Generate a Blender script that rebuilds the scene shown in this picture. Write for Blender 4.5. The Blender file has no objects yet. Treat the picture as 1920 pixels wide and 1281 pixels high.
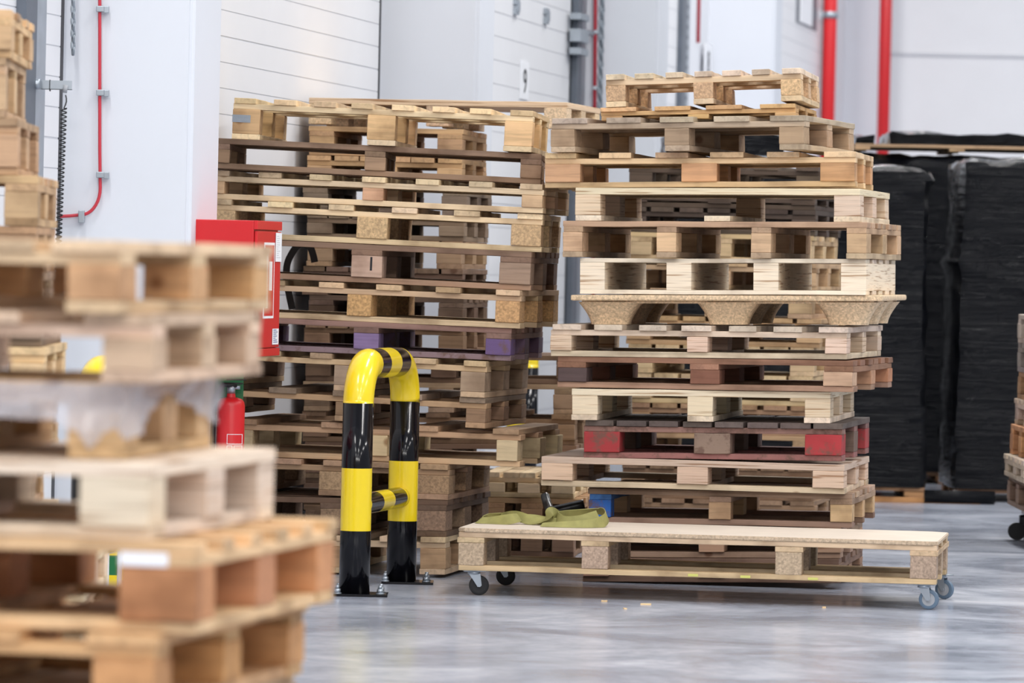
import bpy, bmesh, math, random
from mathutils import Vector, Matrix

# ------------------------------------------------------------------ camera, world, lights, exposure
F = 9600.0                       # focal length in pixels of the 1920x1281 frame
CX, CY = 960.0, 640.5
H0 = 492.0                       # horizon row at the centre column
ROLL = 0.022
CAM_H = 1.345
scn = bpy.context.scene
COL = scn.collection

pitch = math.atan((CY - H0) / F)
fw = Vector((0, math.cos(pitch), -math.sin(pitch)))
r0 = Vector((1, 0, 0)); u0 = r0.cross(fw)
cr, sr = math.cos(ROLL), math.sin(ROLL)
RV = r0 * cr + u0 * sr
UV = u0 * cr - r0 * sr
CAM = Vector((0, 0, CAM_H))
cam_d = bpy.data.cameras.new('camera')
cam = bpy.data.objects.new('camera', cam_d); COL.objects.link(cam)
m = Matrix.Identity(4)
for i in range(3):
    m[i][0] = RV[i]; m[i][1] = UV[i]; m[i][2] = -fw[i]; m[i][3] = CAM[i]
cam.matrix_world = m
cam_d.sensor_width = 36.0; cam_d.lens = 36.0 * F / 1920.0
cam_d.clip_end = 400; cam_d.clip_start = 0.5
cam_d.dof.use_dof = True; cam_d.dof.focus_distance = 21.3; cam_d.dof.aperture_fstop = 4.6
scn.camera = cam

scn.view_settings.view_transform = 'Standard'
scn.view_settings.look = 'None'
scn.view_settings.gamma = 1
scn.view_settings.use_curve_mapping = False
scn.view_settings.exposure = 0.0
w = bpy.data.worlds.new('world'); scn.world = w; w.use_nodes = True
bg = w.node_tree.nodes['Background']
bg.inputs[0].default_value = (0.86, 0.91, 1.0, 1); bg.inputs[1].default_value = 0.50

def area(name, loc, sx, sy, power, color=(1, 1, 1), rot=(0, 0, 0)):
    l = bpy.data.lights.new(name, 'AREA'); l.shape = 'RECTANGLE'; l.size = sx; l.size_y = sy
    l.energy = power; l.color = color
    o = bpy.data.objects.new(name, l); COL.objects.link(o); o.location = loc; o.rotation_euler = rot
    return o
for k, yy in enumerate((4, 10, 16, 22, 28, 36, 44)):
    for xx in (-2.2, 2.5, 8.0):
        area('hall_strip_light', (xx, yy, 7.6), 0.5, 3.0, 165 + 19 * k, (1.0, 0.975, 0.955))
# added fill lamps behind the camera, tilted down the aisle to brighten fronts
for yy, pw in ((-4, 340),):
    for xx in (-1.5, 3.0, 8.0):
        area('front_fill_light', (xx, yy, 7.2), 2.0, 1.2, pw, (1.0, 0.97, 0.94), (math.radians(58), 0, 0))

# ------------------------------------------------------------------ pixel <-> place
def ray(px, py):
    return fw + RV * ((px - CX) / F) - UV * ((py - CY) / F)
def P(px, py, D):
    d = ray(px, py); return CAM + d * (D / d.y)
def proj(p):
    v = p - CAM; z = v.dot(fw)
    return (CX + F * v.dot(RV) / z, CY - F * v.dot(UV) / z)
def hy(px):
    return H0 + 0.022 * (px - CX)

def lin(c):
    c = c / 255.0
    return c / 12.92 if c <= 0.04045 else ((c + 0.055) / 1.055) ** 2.4
def rgb(r, g, b): return (lin(r), lin(g), lin(b), 1.0)

# ------------------------------------------------------------------ materials
class N:
    def __init__(s, name):
        s.m = bpy.data.materials.new(name); s.m.use_nodes = True
        s.t = s.m.node_tree; s.b = s.t.nodes['Principled BSDF']
        s.out = s.t.nodes['Material Output']
    def n(s, typ, **kw):
        x = s.t.nodes.new(typ)
        for k, v in kw.items():
            if isinstance(k, str) and k.startswith('i_'):
                x.inputs[k[2:].replace('_', ' ')].default_value = v
            else: setattr(x, k, v)
        return x
    def l(s, a, b): s.t.links.new(a, b)
    def ramp(s, fac, stops):
        r = s.n('ShaderNodeValToRGB')
        e = r.color_ramp.elements
        while len(e) < len(stops): e.new(0.5)
        for i, (p, c) in enumerate(stops):
            e[i].position = p; e[i].color = c if len(c) == 4 else (*c, 1)
        s.l(fac, r.inputs[0]); return r.outputs[0]
    def mix(s, fac, a, b, blend='MIX'):
        x = s.n('ShaderNodeMix', data_type='RGBA', blend_type=blend)
        for sock, v in ((x.inputs[0], fac), (x.inputs[6], a), (x.inputs[7], b)):
            if isinstance(v, (int, float, tuple)): sock.default_value = v
            else: s.l(v, sock)
        return x.outputs[2]

def g(v): return (v, v, v, 1)

def obj_coords(nn, scale):
    tc = nn.n('ShaderNodeTexCoord'); oi = nn.n('ShaderNodeObjectInfo')
    mu = nn.n('ShaderNodeMath', operation='MULTIPLY'); mu.inputs[1].default_value = 57.0
    nn.l(oi.outputs['Random'], mu.inputs[0])
    ad = nn.n('ShaderNodeVectorMath', operation='ADD')
    nn.l(tc.outputs['Object'], ad.inputs[0]); nn.l(mu.outputs[0], ad.inputs[1])
    mp = nn.n('ShaderNodeMapping'); mp.inputs['Scale'].default_value = scale
    nn.l(ad.outputs[0], mp.inputs[0])
    return mp.outputs[0], oi, ad.outputs[0]

def wood_mat(name='wood', paint=False):
    nn = N(name)
    v, oi, base = obj_coords(nn, (2.2, 42, 42))
    n1 = nn.n('ShaderNodeTexNoise', i_Scale=1.0, i_Detail=5.0, i_Roughness=0.6, i_Distortion=0.6); nn.l(v, n1.inputs['Vector'])
    f1 = nn.ramp(n1.outputs[0], [(0.3, g(0.72)), (0.5, g(0.97)), (0.75, g(1.1))])
    n2 = nn.n('ShaderNodeTexNoise', i_Scale=5.0, i_Detail=4.0); nn.l(base, n2.inputs['Vector'])
    f2 = nn.ramp(n2.outputs[0], [(0.32, (0.62, 0.58, 0.55)), (0.5, (0.98, 0.97, 0.96)), (0.7, (1.08, 1.06, 1.03))])
    vo = nn.n('ShaderNodeTexVoronoi', i_Scale=3.6); nn.l(base, vo.inputs['Vector'])
    kn = nn.ramp(vo.outputs['Distance'], [(0.045, (0.42, 0.28, 0.2)), (0.085, g(1.0))])
    c = nn.mix(1.0, oi.outputs['Color'], f1, 'MULTIPLY')
    c = nn.mix(1.0, c, f2, 'MULTIPLY')
    c = nn.mix(0.8, c, kn, 'MULTIPLY')
    if paint:
        n3 = nn.n('ShaderNodeTexNoise', i_Scale=16.0, i_Detail=6.0, i_Roughness=0.7); nn.l(base, n3.inputs['Vector'])
        m3 = nn.ramp(n3.outputs[0], [(0.5, g(0)), (0.62, g(0.85))])
        c = nn.mix(m3, oi.outputs['Color'], (lin(105), lin(82), lin(72), 1))
        c = nn.mix(0.55, c, f2, 'MULTIPLY')
    nn.l(c, nn.b.inputs['Base Color'])
    nn.b.inputs['Roughness'].default_value = 0.72
    nn.b.inputs['Specular IOR Level'].default_value = 0.25
    bp = nn.n('ShaderNodeBump', i_Strength=0.25, i_Distance=0.004); nn.l(n1.outputs[0], bp.inputs['Height'])
    nn.l(bp.outputs[0], nn.b.inputs['Normal'])
    return nn.m
def chip_mat():
    nn = N('chipboard')
    v, oi, base = obj_coords(nn, (1, 1, 1))
    n1 = nn.n('ShaderNodeTexVoronoi', i_Scale=150.0); nn.l(v, n1.inputs['Vector'])
    n2 = nn.n('ShaderNodeTexNoise', i_Scale=90.0, i_Detail=4.0); nn.l(v, n2.inputs['Vector'])
    f = nn.ramp(n1.outputs['Color'], [(0.1, g(0.8)), (0.5, g(0.97)), (0.9, g(1.14))])
    f2 = nn.ramp(n2.outputs[0], [(0.33, g(0.7)), (0.6, g(1.1))])
    c = nn.mix(1.0, oi.outputs['Color'], f, 'MULTIPLY'); c = nn.mix(0.8, c, f2, 'MULTIPLY')
    nn.l(c, nn.b.inputs['Base Color']); nn.b.inputs['Roughness'].default_value = 0.85
    bp = nn.n('ShaderNodeBump', i_Strength=0.3, i_Distance=0.003); nn.l(n2.outputs[0], bp.inputs['Height'])
    nn.l(bp.outputs[0], nn.b.inputs['Normal'])
    return nn.m
def ply_mat():
    nn = N('plywood_laminate')
    v, oi, base = obj_coords(nn, (3.0, 3.0, 95))
    n1 = nn.n('ShaderNodeTexNoise', i_Scale=1.0, i_Detail=3.0, i_Roughness=0.5); nn.l(v, n1.inputs['Vector'])
    f = nn.ramp(n1.outputs[0], [(0.34, (0.55, 0.44, 0.36)), (0.42, g(0.92)), (0.6, g(1.05)), (0.68, (0.82, 0.74, 0.68))])
    c = nn.mix(1.0, oi.outputs['Color'], f, 'MULTIPLY')
    nn.l(c, nn.b.inputs['Base Color']); nn.b.inputs['Roughness'].default_value = 0.75
    nn.b.inputs['Specular IOR Level'].default_value = 0.25
    bp = nn.n('ShaderNodeBump', i_Strength=0.3, i_Distance=0.003); nn.l(n1.outputs[0], bp.inputs['Height'])
    nn.l(bp.outputs[0], nn.b.inputs['Normal'])
    return nn.m
def plain(name, col, rough=0.5, metal=0.0, spec=0.5, noise=0.0, nscale=4.0, coat=0.0):
    nn = N(name)
    nn.b.inputs['Base Color'].default_value = col
    nn.b.inputs['Roughness'].default_value = rough
    nn.b.inputs['Metallic'].default_value = metal
    nn.b.inputs['Specular IOR Level'].default_value = spec
    nn.b.inputs['Coat Weight'].default_value = coat
    if noise:
        tc = nn.n('ShaderNodeTexCoord')
        n1 = nn.n('ShaderNodeTexNoise', i_Scale=nscale, i_Detail=5.0); nn.l(tc.outputs['Object'], n1.inputs['Vector'])
        f = nn.ramp(n1.outputs[0], [(0.3, g(1 - noise)), (0.7, g(1 + noise * 0.4))])
        c = nn.mix(1.0, col, f, 'MULTIPLY'); nn.l(c, nn.b.inputs['Base Color'])
    return nn.m
def floor_mat():
    nn = N('polished_concrete')
    tc = nn.n('ShaderNodeTexCoord')
    mp = nn.n('ShaderNodeMapping'); mp.inputs['Scale'].default_value = (0.9, 0.9, 1)
    nn.l(tc.outputs['Object'], mp.inputs[0])
    n1 = nn.n('ShaderNodeTexNoise', i_Scale=1.4, i_Detail=9.0, i_Roughness=0.65, i_Distortion=0.5); nn.l(mp.outputs[0], n1.inputs['Vector'])
    c = nn.ramp(n1.outputs[0], [(0.3, rgb(150, 157, 172)), (0.5, rgb(172, 178, 191)), (0.62, rgb(188, 193, 204)), (0.75, rgb(206, 209, 217))])
    n3 = nn.n('ShaderNodeTexNoise', i_Scale=14.0, i_Detail=6.0, i_Roughness=0.7); nn.l(mp.outputs[0], n3.inputs['Vector'])
    f3 = nn.ramp(n3.outputs[0], [(0.35, g(0.9)), (0.65, g(1.04))])
    c = nn.mix(1.0, c, f3, 'MULTIPLY')
    nn.l(c, nn.b.inputs['Base Color'])
    rr = nn.n('ShaderNodeMapRange'); rr.inputs[1].default_value = 0.3; rr.inputs[2].default_value = 0.7
    rr.inputs[3].default_value = 0.10; rr.inputs[4].default_value = 0.26
    nn.l(n1.outputs[0], rr.inputs[0]); nn.l(rr.outputs[0], nn.b.inputs['Roughness'])
    nn.b.inputs['Specular IOR Level'].default_value = 0.42
    bp = nn.n('ShaderNodeBump', i_Strength=0.10, i_Distance=0.01); nn.l(n3.outputs[0], bp.inputs['Height'])
    nn.l(bp.outputs[0], nn.b.inputs['Normal'])
    return nn.m
def wrap_mat():
    nn = N('black_stretch_wrap')
    tc = nn.n('ShaderNodeTexCoord')
    mp = nn.n('ShaderNodeMapping'); mp.inputs['Scale'].default_value = (1.2, 1.2, 22); mp.inputs['Rotation'].default_value = (0, 0.06, 0)
    nn.l(tc.outputs['Object'], mp.inputs[0])
    n1 = nn.n('ShaderNodeTexNoise', i_Scale=1.5, i_Detail=7.0, i_Roughness=0.62, i_Distortion=0.9); nn.l(mp.outputs[0], n1.inputs['Vector'])
    n2 = nn.n('ShaderNodeTexNoise', i_Scale=7.0, i_Detail=4.0, i_Distortion=1.4); nn.l(tc.outputs['Object'], n2.inputs['Vector'])
    ad = nn.n('ShaderNodeMath', operation='ADD'); nn.l(n1.outputs[0], ad.inputs[0]); nn.l(n2.outputs[0], ad.inputs[1])
    bp = nn.n('ShaderNodeBump', i_Strength=0.9, i_Distance=0.022); nn.l(ad.outputs[0], bp.inputs['Height'])
    nn.l(bp.outputs[0], nn.b.inputs['Normal'])
    nn.b.inputs['Base Color'].default_value = (0.0022, 0.0026, 0.0042, 1)
    nn.b.inputs['Roughness'].default_value = 0.07
    nn.b.inputs['Specular IOR Level'].default_value = 0.15
    return nn.m
def film_mat():
    nn = N('translucent_film')
    tr = nn.n('ShaderNodeBsdfTransparent'); mx = nn.n('ShaderNodeMixShader'); mx.inputs[0].default_value = 0.6
    nn.b.inputs['Base Color'].default_value = rgb(226, 224, 230); nn.b.inputs['Roughness'].default_value = 0.25
    nn.b.inputs['Subsurface Weight'].default_value = 0.0
    nn.l(tr.outputs[0], mx.inputs[1]); nn.l(nn.b.outputs[0], mx.inputs[2]); nn.l(mx.outputs[0], nn.out.inputs[0])
    return nn.m
WOOD = wood_mat(); PAINT = wood_mat('worn_paint_wood', True); CHIP = chip_mat(); PLY = ply_mat()
WALLM = plain('white_wall_paint', rgb(228, 230, 235), 0.6, noise=0.02, nscale=1.2, spec=0.3)
COLM = plain('white_column_paint', rgb(217, 221, 228), 0.6, noise=0.02, nscale=2, spec=0.3)
DOORM = plain('white_door_panel', rgb(229, 230, 233), 0.45, noise=0.015, spec=0.4)
GROOVE = plain('panel_joint_grey', rgb(205, 207, 212), 0.7)
DARK = plain('dark_rubber_joint', rgb(70, 70, 74), 0.7)
GALV = plain('galvanised_steel', rgb(168, 176, 184), 0.38, 0.75, noise=0.12, nscale=9)
GALVD = plain('dark_galvanised_steel', rgb(105, 112, 122), 0.45, 0.6, noise=0.12, nscale=9)
RED = plain('red_gloss_paint', rgb(205, 32, 38), 0.35, noise=0.03, nscale=5)
REDC = plain('red_cable_sheath', rgb(196, 52, 66), 0.4)
YEL = plain('yellow_gloss_paint', rgb(240, 210, 30), 0.22, noise=0.03, nscale=6, coat=0.3)
BLK = plain('black_gloss_paint', (0.004, 0.004, 0.006, 1), 0.14, spec=0.32)
BRUB = plain('black_rubber', rgb(22, 22, 24), 0.6)
GRUB = plain('grey_blue_rubber', rgb(92, 112, 132), 0.55)
LRUB = plain('pale_grey_rubber', rgb(160, 163, 168), 0.6)
WHT = plain('white_label', rgb(240, 242, 246), 0.5)
INK = plain('black_ink', rgb(25, 25, 30), 0.6)
BLUEINK = plain('blue_ink', rgb(60, 80, 140), 0.6)
GREEN = plain('green_sign_paint', rgb(25, 110, 62), 0.4)
STRAPM = plain('olive_webbing', rgb(146, 142, 84), 0.8, noise=0.35, nscale=14)
WRAP = wrap_mat(); FILM = film_mat()
BLACKW = plain('black_plastic_strap', rgb(14, 14, 16), 0.3)
GLASSD = plain('dark_window_glass', rgb(70, 75, 80), 0.15)

# ------------------------------------------------------------------ helpers
def link(o, parent=None):
    COL.objects.link(o)
    if parent: o.parent = parent
    return o
def tag(o, label, cat, group=None, kind=None):
    if label: o['label'] = label
    if cat: o['category'] = cat
    if group: o['group'] = group
    if kind: o['kind'] = kind
    return o
def empty(name, loc=(0, 0, 0), rz=0):
    o = bpy.data.objects.new(name, None); o.empty_display_size = 0.1
    o.location = loc; o.rotation_euler = (0, 0, rz); return link(o)
def obj(name, bm, mats, parent=None, smooth=False):
    me = bpy.data.meshes.new(name); bm.normal_update(); bm.to_mesh(me); bm.free()
    for mt in (mats if isinstance(mats, (list, tuple)) else [mats]): me.materials.append(mt)
    if smooth:
        for p in me.polygons: p.use_smooth = True
        try: me.set_sharp_from_angle(angle=math.radians(38))
        except Exception: pass
    return link(bpy.data.objects.new(name, me), parent)
def bx(bm, x0, x1, y0, y1, z0, z1, mi=0, bev=0.0):
    r = bmesh.ops.create_cube(bm, size=1.0)
    for v in r['verts']:
        v.co = Vector((x0 + (v.co.x + .5) * (x1 - x0), y0 + (v.co.y + .5) * (y1 - y0), z0 + (v.co.z + .5) * (z1 - z0)))
    fs = list({f for v in r['verts'] for f in v.link_faces})
    for f in fs: f.material_index = mi
    if bev:
        es = list({e for f in fs for e in f.edges})
        bmesh.ops.bevel(bm, geom=es, offset=bev, segments=2, affect='EDGES', profile=0.6)
def hull8(bm, pts, mi=0):
    vs = [bm.verts.new(p) for p in pts]
    for q in ((0, 1, 2, 3), (7, 6, 5, 4), (0, 4, 5, 1), (1, 5, 6, 2), (2, 6, 7, 3), (3, 7, 4, 0)):
        f = bm.faces.new([vs[i] for i in q]); f.material_index = mi
    return vs
def tube(bm, pts, rad, seg=12, mi=0, cap=True, mats=None):
    """mats: function(i, point) -> material index per ring segment"""
    rings = []; n = len(pts); pts = [Vector(p) for p in pts]
    up = None
    for i, p in enumerate(pts):
        t = (pts[min(i + 1, n - 1)] - pts[max(i - 1, 0)]).normalized()
        if up is None:
            up = Vector((0, 0, 1)) if abs(t.z) < 0.9 else Vector((0, 1, 0))
        a = t.cross(up).normalized(); up = a.cross(t).normalized()
        rr = rad[i] if isinstance(rad, (list, tuple)) else rad
        rings.append([bm.verts.new(p + (a * math.cos(2 * math.pi * k / seg) + up * math.sin(2 * math.pi * k / seg)) * rr) for k in range(seg)])
    for i in range(n - 1):
        for k in range(seg):
            f = bm.faces.new((rings[i][k], rings[i][(k + 1) % seg], rings[i + 1][(k + 1) % seg], rings[i + 1][k]))
            f.material_index = mats(i) if mats else mi
            f.smooth = True
    if cap:
        f = bm.faces.new(rings[0][::-1]); f.material_index = mats(0) if mats else mi
        f = bm.faces.new(rings[-1]); f.material_index = mats(n - 2) if mats else mi
def cyl(bm, a, b, r, seg=20, mi=0, bev=False):
    a = Vector(a); b = Vector(b)
    tube(bm, [a, b], r, seg, mi)
def lathe(bm, prof, seg=24, mi=0, centre=(0, 0, 0)):
    c = Vector(centre); rings = []
    for r, z in prof:
        rings.append([bm.verts.new(c + Vector((max(r, 1e-4) * math.cos(2 * math.pi * k / seg), max(r, 1e-4) * math.sin(2 * math.pi * k / seg), z))) for k in range(seg)])
    for i in range(len(rings) - 1):
        for k in range(seg):
            f = bm.faces.new((rings[i][k], rings[i][(k + 1) % seg], rings[i + 1][(k + 1) % seg], rings[i + 1][k])); f.material_index = mi; f.smooth = True
    bm.faces.new(rings[0][::-1]); bm.faces.new(rings[-1])
def text_mesh(name, txt, size, mat, parent, mw, sx=1.0):
    cu = bpy.data.curves.new('text', 'FONT'); cu.body = txt; cu.size = size; cu.extrude = 0.0006
    cu.align_x = 'CENTER'; cu.align_y = 'CENTER'
    to = bpy.data.objects.new('text_source', cu); COL.objects.link(to)
    dg = bpy.context.evaluated_depsgraph_get()
    me = bpy.data.meshes.new_from_object(to.evaluated_get(dg))
    bpy.data.objects.remove(to)
    me.materials.clear(); me.materials.append(mat)
    me.transform(Matrix.Diagonal((sx, 1, 1, 1)))
    o = bpy.data.objects.new(name, me); link(o, parent)
    o.matrix_local = mw
    return o
# text facing -Y (front) in a parent's local frame
def front_mw(x, y, z): return Matrix.Translation((x, y, z)) @ Matrix.Rotation(math.pi / 2, 4, 'X')

# ------------------------------------------------------------------ the hall
WV, WK, OK = 2550.0, 48900.0, 43960.0
TAN = (WV - CX) / F
ALPHA = math.atan(TAN)
TD = Vector((math.sin(ALPHA), math.cos(ALPHA), 0)); ND = Vector((math.cos(ALPHA), -math.sin(ALPHA), 0))
def wp(D, z, off=0.0):
    return Vector((TAN * D - WK / F, D, z)) + ND * off
def wD(px): return WK / (WV - px)
def wz(py, px, D): return P(px, py, D).z
def wbox(bm, D0, D1, z0, z1, o0, o1, mi=0):
    hull8(bm, [wp(D0, z0, o0), wp(D1, z0, o0), wp(D1, z0, o1), wp(D0, z0, o1), wp(D0, z1, o0), wp(D1, z1, o0), wp(D1, z1, o1), wp(D0, z1, o1)], mi)
def fix(bm):
    bmesh.ops.recalc_face_normals(bm, faces=bm.faces[:]); return bm
def struct(name, bm, m, parent=None, smooth=False):
    o = obj(name, fix(bm), m, parent, smooth)
    if parent is None: o['kind'] = 'structure'
    return o
COFF = (OK - WK) / F * -math.cos(ALPHA)      # how far the columns stand out from the wall (about 0.51 m)

bm = bmesh.new(); bx(bm, -14, 30, -8, 51, -0.2, 0.0); struct('floor', bm, floor_mat())
bm = bmesh.new(); wbox(bm, 2, 52, 0, 7.4, -0.3, 0); struct('wall_left', bm, WALLM)
bm = bmesh.new(); bx(bm, -1, 30, 50.4, 50.7, 0, 7.4); struct('wall_back', bm, DOORM)
bm = bmesh.new()
for z in (1.6, 3.48, 5.4): bx(bm, 2.5, 30, 50.375, 50.4, z - 0.012, z + 0.012)
struct('trim_1', bm, GROOVE)
# concrete columns painted white
for i, D in enumerate((13.45, 20.0, 26.4, 33.1, 39.6)):
    bm = bmesh.new()
    ex = 0.47
    a = [wp(D, 0, 0), wp(D, 0, COFF)]
    p0 = Vector((TAN * D - WK / F, D, 0)); p1 = Vector((TAN * D - OK / F, D, 0))
    q0 = p0 + TD * ex; q1 = p1 + TD * ex
    up = Vector((0, 0, 7.4))
    hull8(bm, [p0, p1, q1, q0, p0 + up, p1 + up, q1 + up, q0 + up])
    fix(bm)
    es = [e for e in bm.edges if abs((e.verts[0].co - e.verts[1].co).z) > 1 and (e.verts[0].co.xy - p1.xy).length < 0.01]
    bmesh.ops.bevel(bm, geom=es, offset=0.02, segments=3, affect='EDGES')
    struct('trim_%d' % (i + 2), bm, COLM)
# corner column
bm = bmesh.new(); c0 = P(1570, 300, 49.9); c1 = P(1650, 300, 49.9); bx(bm, c0.x, c1.x, 49.9, 50.39, 0, 7.4, bev=0.01); struct('trim_7', bm, COLM)
# dark joint where wall meets the columns
bm = bmesh.new()
for D in (19.93, 26.33): wbox(bm, D - 0.05, D, 0, 7.4, 0, 0.025)
struct('trim_8', bm, DARK)

def dock_door(n, D0, D1, step, every, z1=4.6, win=None):
    root = empty('door_%d' % n, wp(D0, 0)); root['kind'] = 'structure'
    bm = bmesh.new(); z = 0.02; k = 0
    while z < z1:
        gap = 0.008 if k % every == every - 1 else 0.005
        wbox(bm, D0, D1, z, z + step - gap, 0.001, 0.03); z += step; k += 1
    fix(bm)
    for v in bm.verts: v.co -= root.location
    obj('door_panel', bm, DOORM, root)
    bm = bmesh.new(); wbox(bm, D0, D1, 0.0, z, 0.0, 0.0275); fix(bm)
    for v in bm.verts: v.co -= root.location
    obj('panel_joint', bm, GROOVE, root)
    return root
def on_root(root, bm, name, m, smooth=False):
    fix(bm)
    for v in bm.verts: v.co -= root.location
    return obj(name, bm, m, root, smooth)
d0 = dock_door(1, 14.0, 19.2, 0.118, 5)
d0b = dock_door(2, 19.6, 19.86, 0.118, 5)
d1 = dock_door(3, 20.55, 26.25, 0.115, 5)
d2 = dock_door(4, 26.95, 32.55, 0.139, 4)
d3 = dock_door(5, 33.7, 37.6, 0.139, 4)
d4 = dock_door(6, 40.2, 47.6, 0.139, 4)
# hinges of the numbered door
for px, py in ((942, 12), (999, 30)):
    D = wD(px); z = wz(py, px, D); bm = bmesh.new()
    for dz in (-0.03, 0.03):
        wbox(bm, D - 0.06, D + 0.06, z + dz - 0.018, z + dz + 0.018, 0.03, 0.05)
    wbox(bm, D - 0.03, D + 0.03, z - 0.03, z + 0.03, 0.03, 0.06)
    on_root(d2, bm, 'hinge', GALV)
# vision window in the far door
bm = bmesh.new(); D0, D1 = wD(1478), wD(1500); zb = wz(34, 1490, 45); wbox(bm, D0, D1, zb, zb + 0.45, 0.03, 0.045)
on_root(d4, bm, 'window_pane', WHT)
bm = bmesh.new(); D0, D1 = wD(1472), wD(1511); zb = wz(38, 1490, 45); wbox(bm, D0, D1, zb, zb + 0.6, 0.03, 0.036)
on_root(d4, bm, 'window_frame', GALVD)

# vertical tracks beside the doors
def track(D0, D1, label, holes=False):
    root = empty('door_track', wp(D0, 0)); tag(root, label, 'door track', 'galvanised door tracks')
    w_ = D1 - D0
    bm = bmesh.new(); wbox(bm, D0, D0 + w_ * 0.45, 0, 6.4, 0.03, 0.07); on_root(root, bm, 'rail', GALVD)
    bm = bmesh.new(); wbox(bm, D0 + w_ * 0.45, D1, 0, 6.4, 0.002, 0.055); on_root(root, bm, 'angle_profile', GALV)
    if holes:
        bm = bmesh.new(); z = 1.0
        while z < 5: wbox(bm, D0 + w_ * 0.6, D0 + w_ * 0.8, z, z + 0.03, 0.05, 0.058); z += 0.075
        on_root(root, bm, 'slot_row', GALVD)
    return root
t0 = track(19.2, 19.55, 'galvanised track of the leftmost dock door behind the blurred stack')
t2 = track(32.6, 33.05, 'galvanised track at the right edge of the numbered dock door')
t3 = track(37.6, 38.1, 'slotted galvanised track between the third and fourth white columns', True)
t4 = track(47.7, 48.3, 'grey track beside the farthest dock door, left of the red pipes')
for py in (150, 158):
    pass
bm = bmesh.new(); D = 19.37; z = wz(157, 33, D); cyl(bm, wp(D, z, 0.055), wp(D, z, 0.085), 0.02); on_root(t0, bm, 'bolt', GALV)
# roller hinge cluster on the numbered door's track
bm = bmesh.new()
for dz in (-0.12, -0.04, 0.0, 0.1):
    z = wz(62, 1055, 32.6) + dz; wbox(bm, 32.4, 32.75, z - 0.02, z + 0.02, 0.05, 0.12)
cyl(bm, wp(32.4, wz(62, 1055, 32.6), 0.1), wp(33.0, wz(62, 1055, 32.6) + 0.02, 0.1), 0.02)
on_root(t2, bm, 'roller_bracket', GALV)

# numbered plates
def plate(name, px, py0, py1, D, wd, txt, label, off=0.031, size=0.2):
    z0, z1 = wz(py1, px, D), wz(py0, px, D)
    root = empty(name, wp(D, z0, off)); tag(root, label, 'sign')
    bm = bmesh.new(); wbox(bm, D - wd / 2, D + wd / 2, z0, z1, off, off + 0.006); on_root(root, bm, 'plate', WHT)
    # text lies in the wall plane, reads along TD
    M = Matrix(((TD.x, 0, ND.x, 0), (TD.y, 0, ND.y, 0), (0, 1, 0, (z1 - z0) * 0.5), (0, 0, 0, 1)))
    M = M.copy(); M[0][3] = ND.x * 0.008; M[1][3] = ND.y * 0.008; M[2][3] = (z1 - z0) * 0.45
    text_mesh('number', txt, size, INK, root, M, 1.3)
plate('dock_number_sign', 962, 116, 186, wD(962), 0.30, '9', 'white plate with black number 9 on a white dock door', size=0.21)
plate('dock_label_sign', 1309, 82, 150, 39.35, 0.45, '8', 'white plate with black marks left of the fourth column', size=0.25)

# ------------------------------------------------------------------ services on the wall
# red pipes at the far corner
def pipe(px0, px1, D, label, clamps):
    xm = (px0 + px1) / 2; a = P(xm, 0, D); b = P(xm - 15, 700, D)
    r = (px1 - px0) / 2 * D / F
    root = empty('sprinkler_pipe', (a.x, D, 0)); tag(root, label, 'pipe', 'red sprinkler pipes')
    bm = bmesh.new(); cyl(bm, (0, 0, 0), (0, 0, 6.6), r, 20); obj('pipe', bm, RED, root)
    for py in clamps:
        z = P(xm, py, D).z
        bm = bmesh.new(); cyl(bm, (0, 0, z - 0.03), (0, 0, z + 0.03), r + 0.012, 20); bx(bm, -r - 0.12, -r * 0.9, -0.02, 0.02, z - 0.03, z + 0.03)
        obj('pipe_clamp', bm, GALV, root)
pipe(1545, 1570, 47.4, 'thick red vertical pipe left of the corner column', (28,))
pipe(1650, 1673, 49.6, 'thick red vertical pipe right of the corner column', ())

def vcable(name, pts, r, mat, label, cat, clips=()):
    root = empty(name, pts[-1]); tag(root, label, cat, 'red cables on the columns')
    bm = bmesh.new(); tube(bm, pts, r, 10)
    for v in bm.verts: v.co -= root.location
    obj('cable', bm, mat, root)
    for (c, horiz) in clips:
        bm = bmesh.new(); c = Vector(c) - root.location
        if horiz: bx(bm, c.x - 0.012, c.x + 0.012, c.y - 0.016, c.y + 0.01, c.z - 0.03, c.z + 0.02, bev=0.003)
        else:
            bx(bm, c.x - 0.015, c.x + 0.02, c.y - 0.016, c.y + 0.01, c.z - 0.012, c.z + 0.012, bev=0.003)
            bx(bm, c.x + 0.015, c.x + 0.035, c.y - 0.018, c.y + 0.01, c.z - 0.016, c.z + 0.012, bev=0.003)
        obj('cable_clip', bm, GALV, root)
D = 19.975
pts = [P(187, y, D) for y in range(-1940, 340, 60)]
for a in range(0, 95, 10):
    t = math.radians(a); pts.append(P(152 + 36 * math.cos(t), 352 + 51 * math.sin(t), D))
pts += [P(130, 405, D), P(108, 406, D), P(90, 402, D - 0.02), P(70, 400, D - 0.03)]
vcable('red_cable', pts, 0.0065, REDC, 'red cable running down the nearest white column and bending left', 'cable',
       [(P(188, 17, D), 0), (P(188, 174, D), 0), (P(188, 328, D), 0), (P(153, 404, D), 1)])
D = 33.06
vcable('red_cable', [P(1123 - 11 * t, -900 + 1500 * t, D) for t in (0, .3, .6, 1)], 0.012, REDC, 'thin red cable down the third column beside a hanging chain', 'cable', [(P(1118, 60, D), 0), (P(1116, 165, D), 0)])
D = 38.9
vcable('red_cable', [P(1325 - 16 * t, -800 + 880 * t, D) for t in (0, .3, .6, 1)], 0.014, REDC, 'short red cable above the far white label plate', 'cable')
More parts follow.
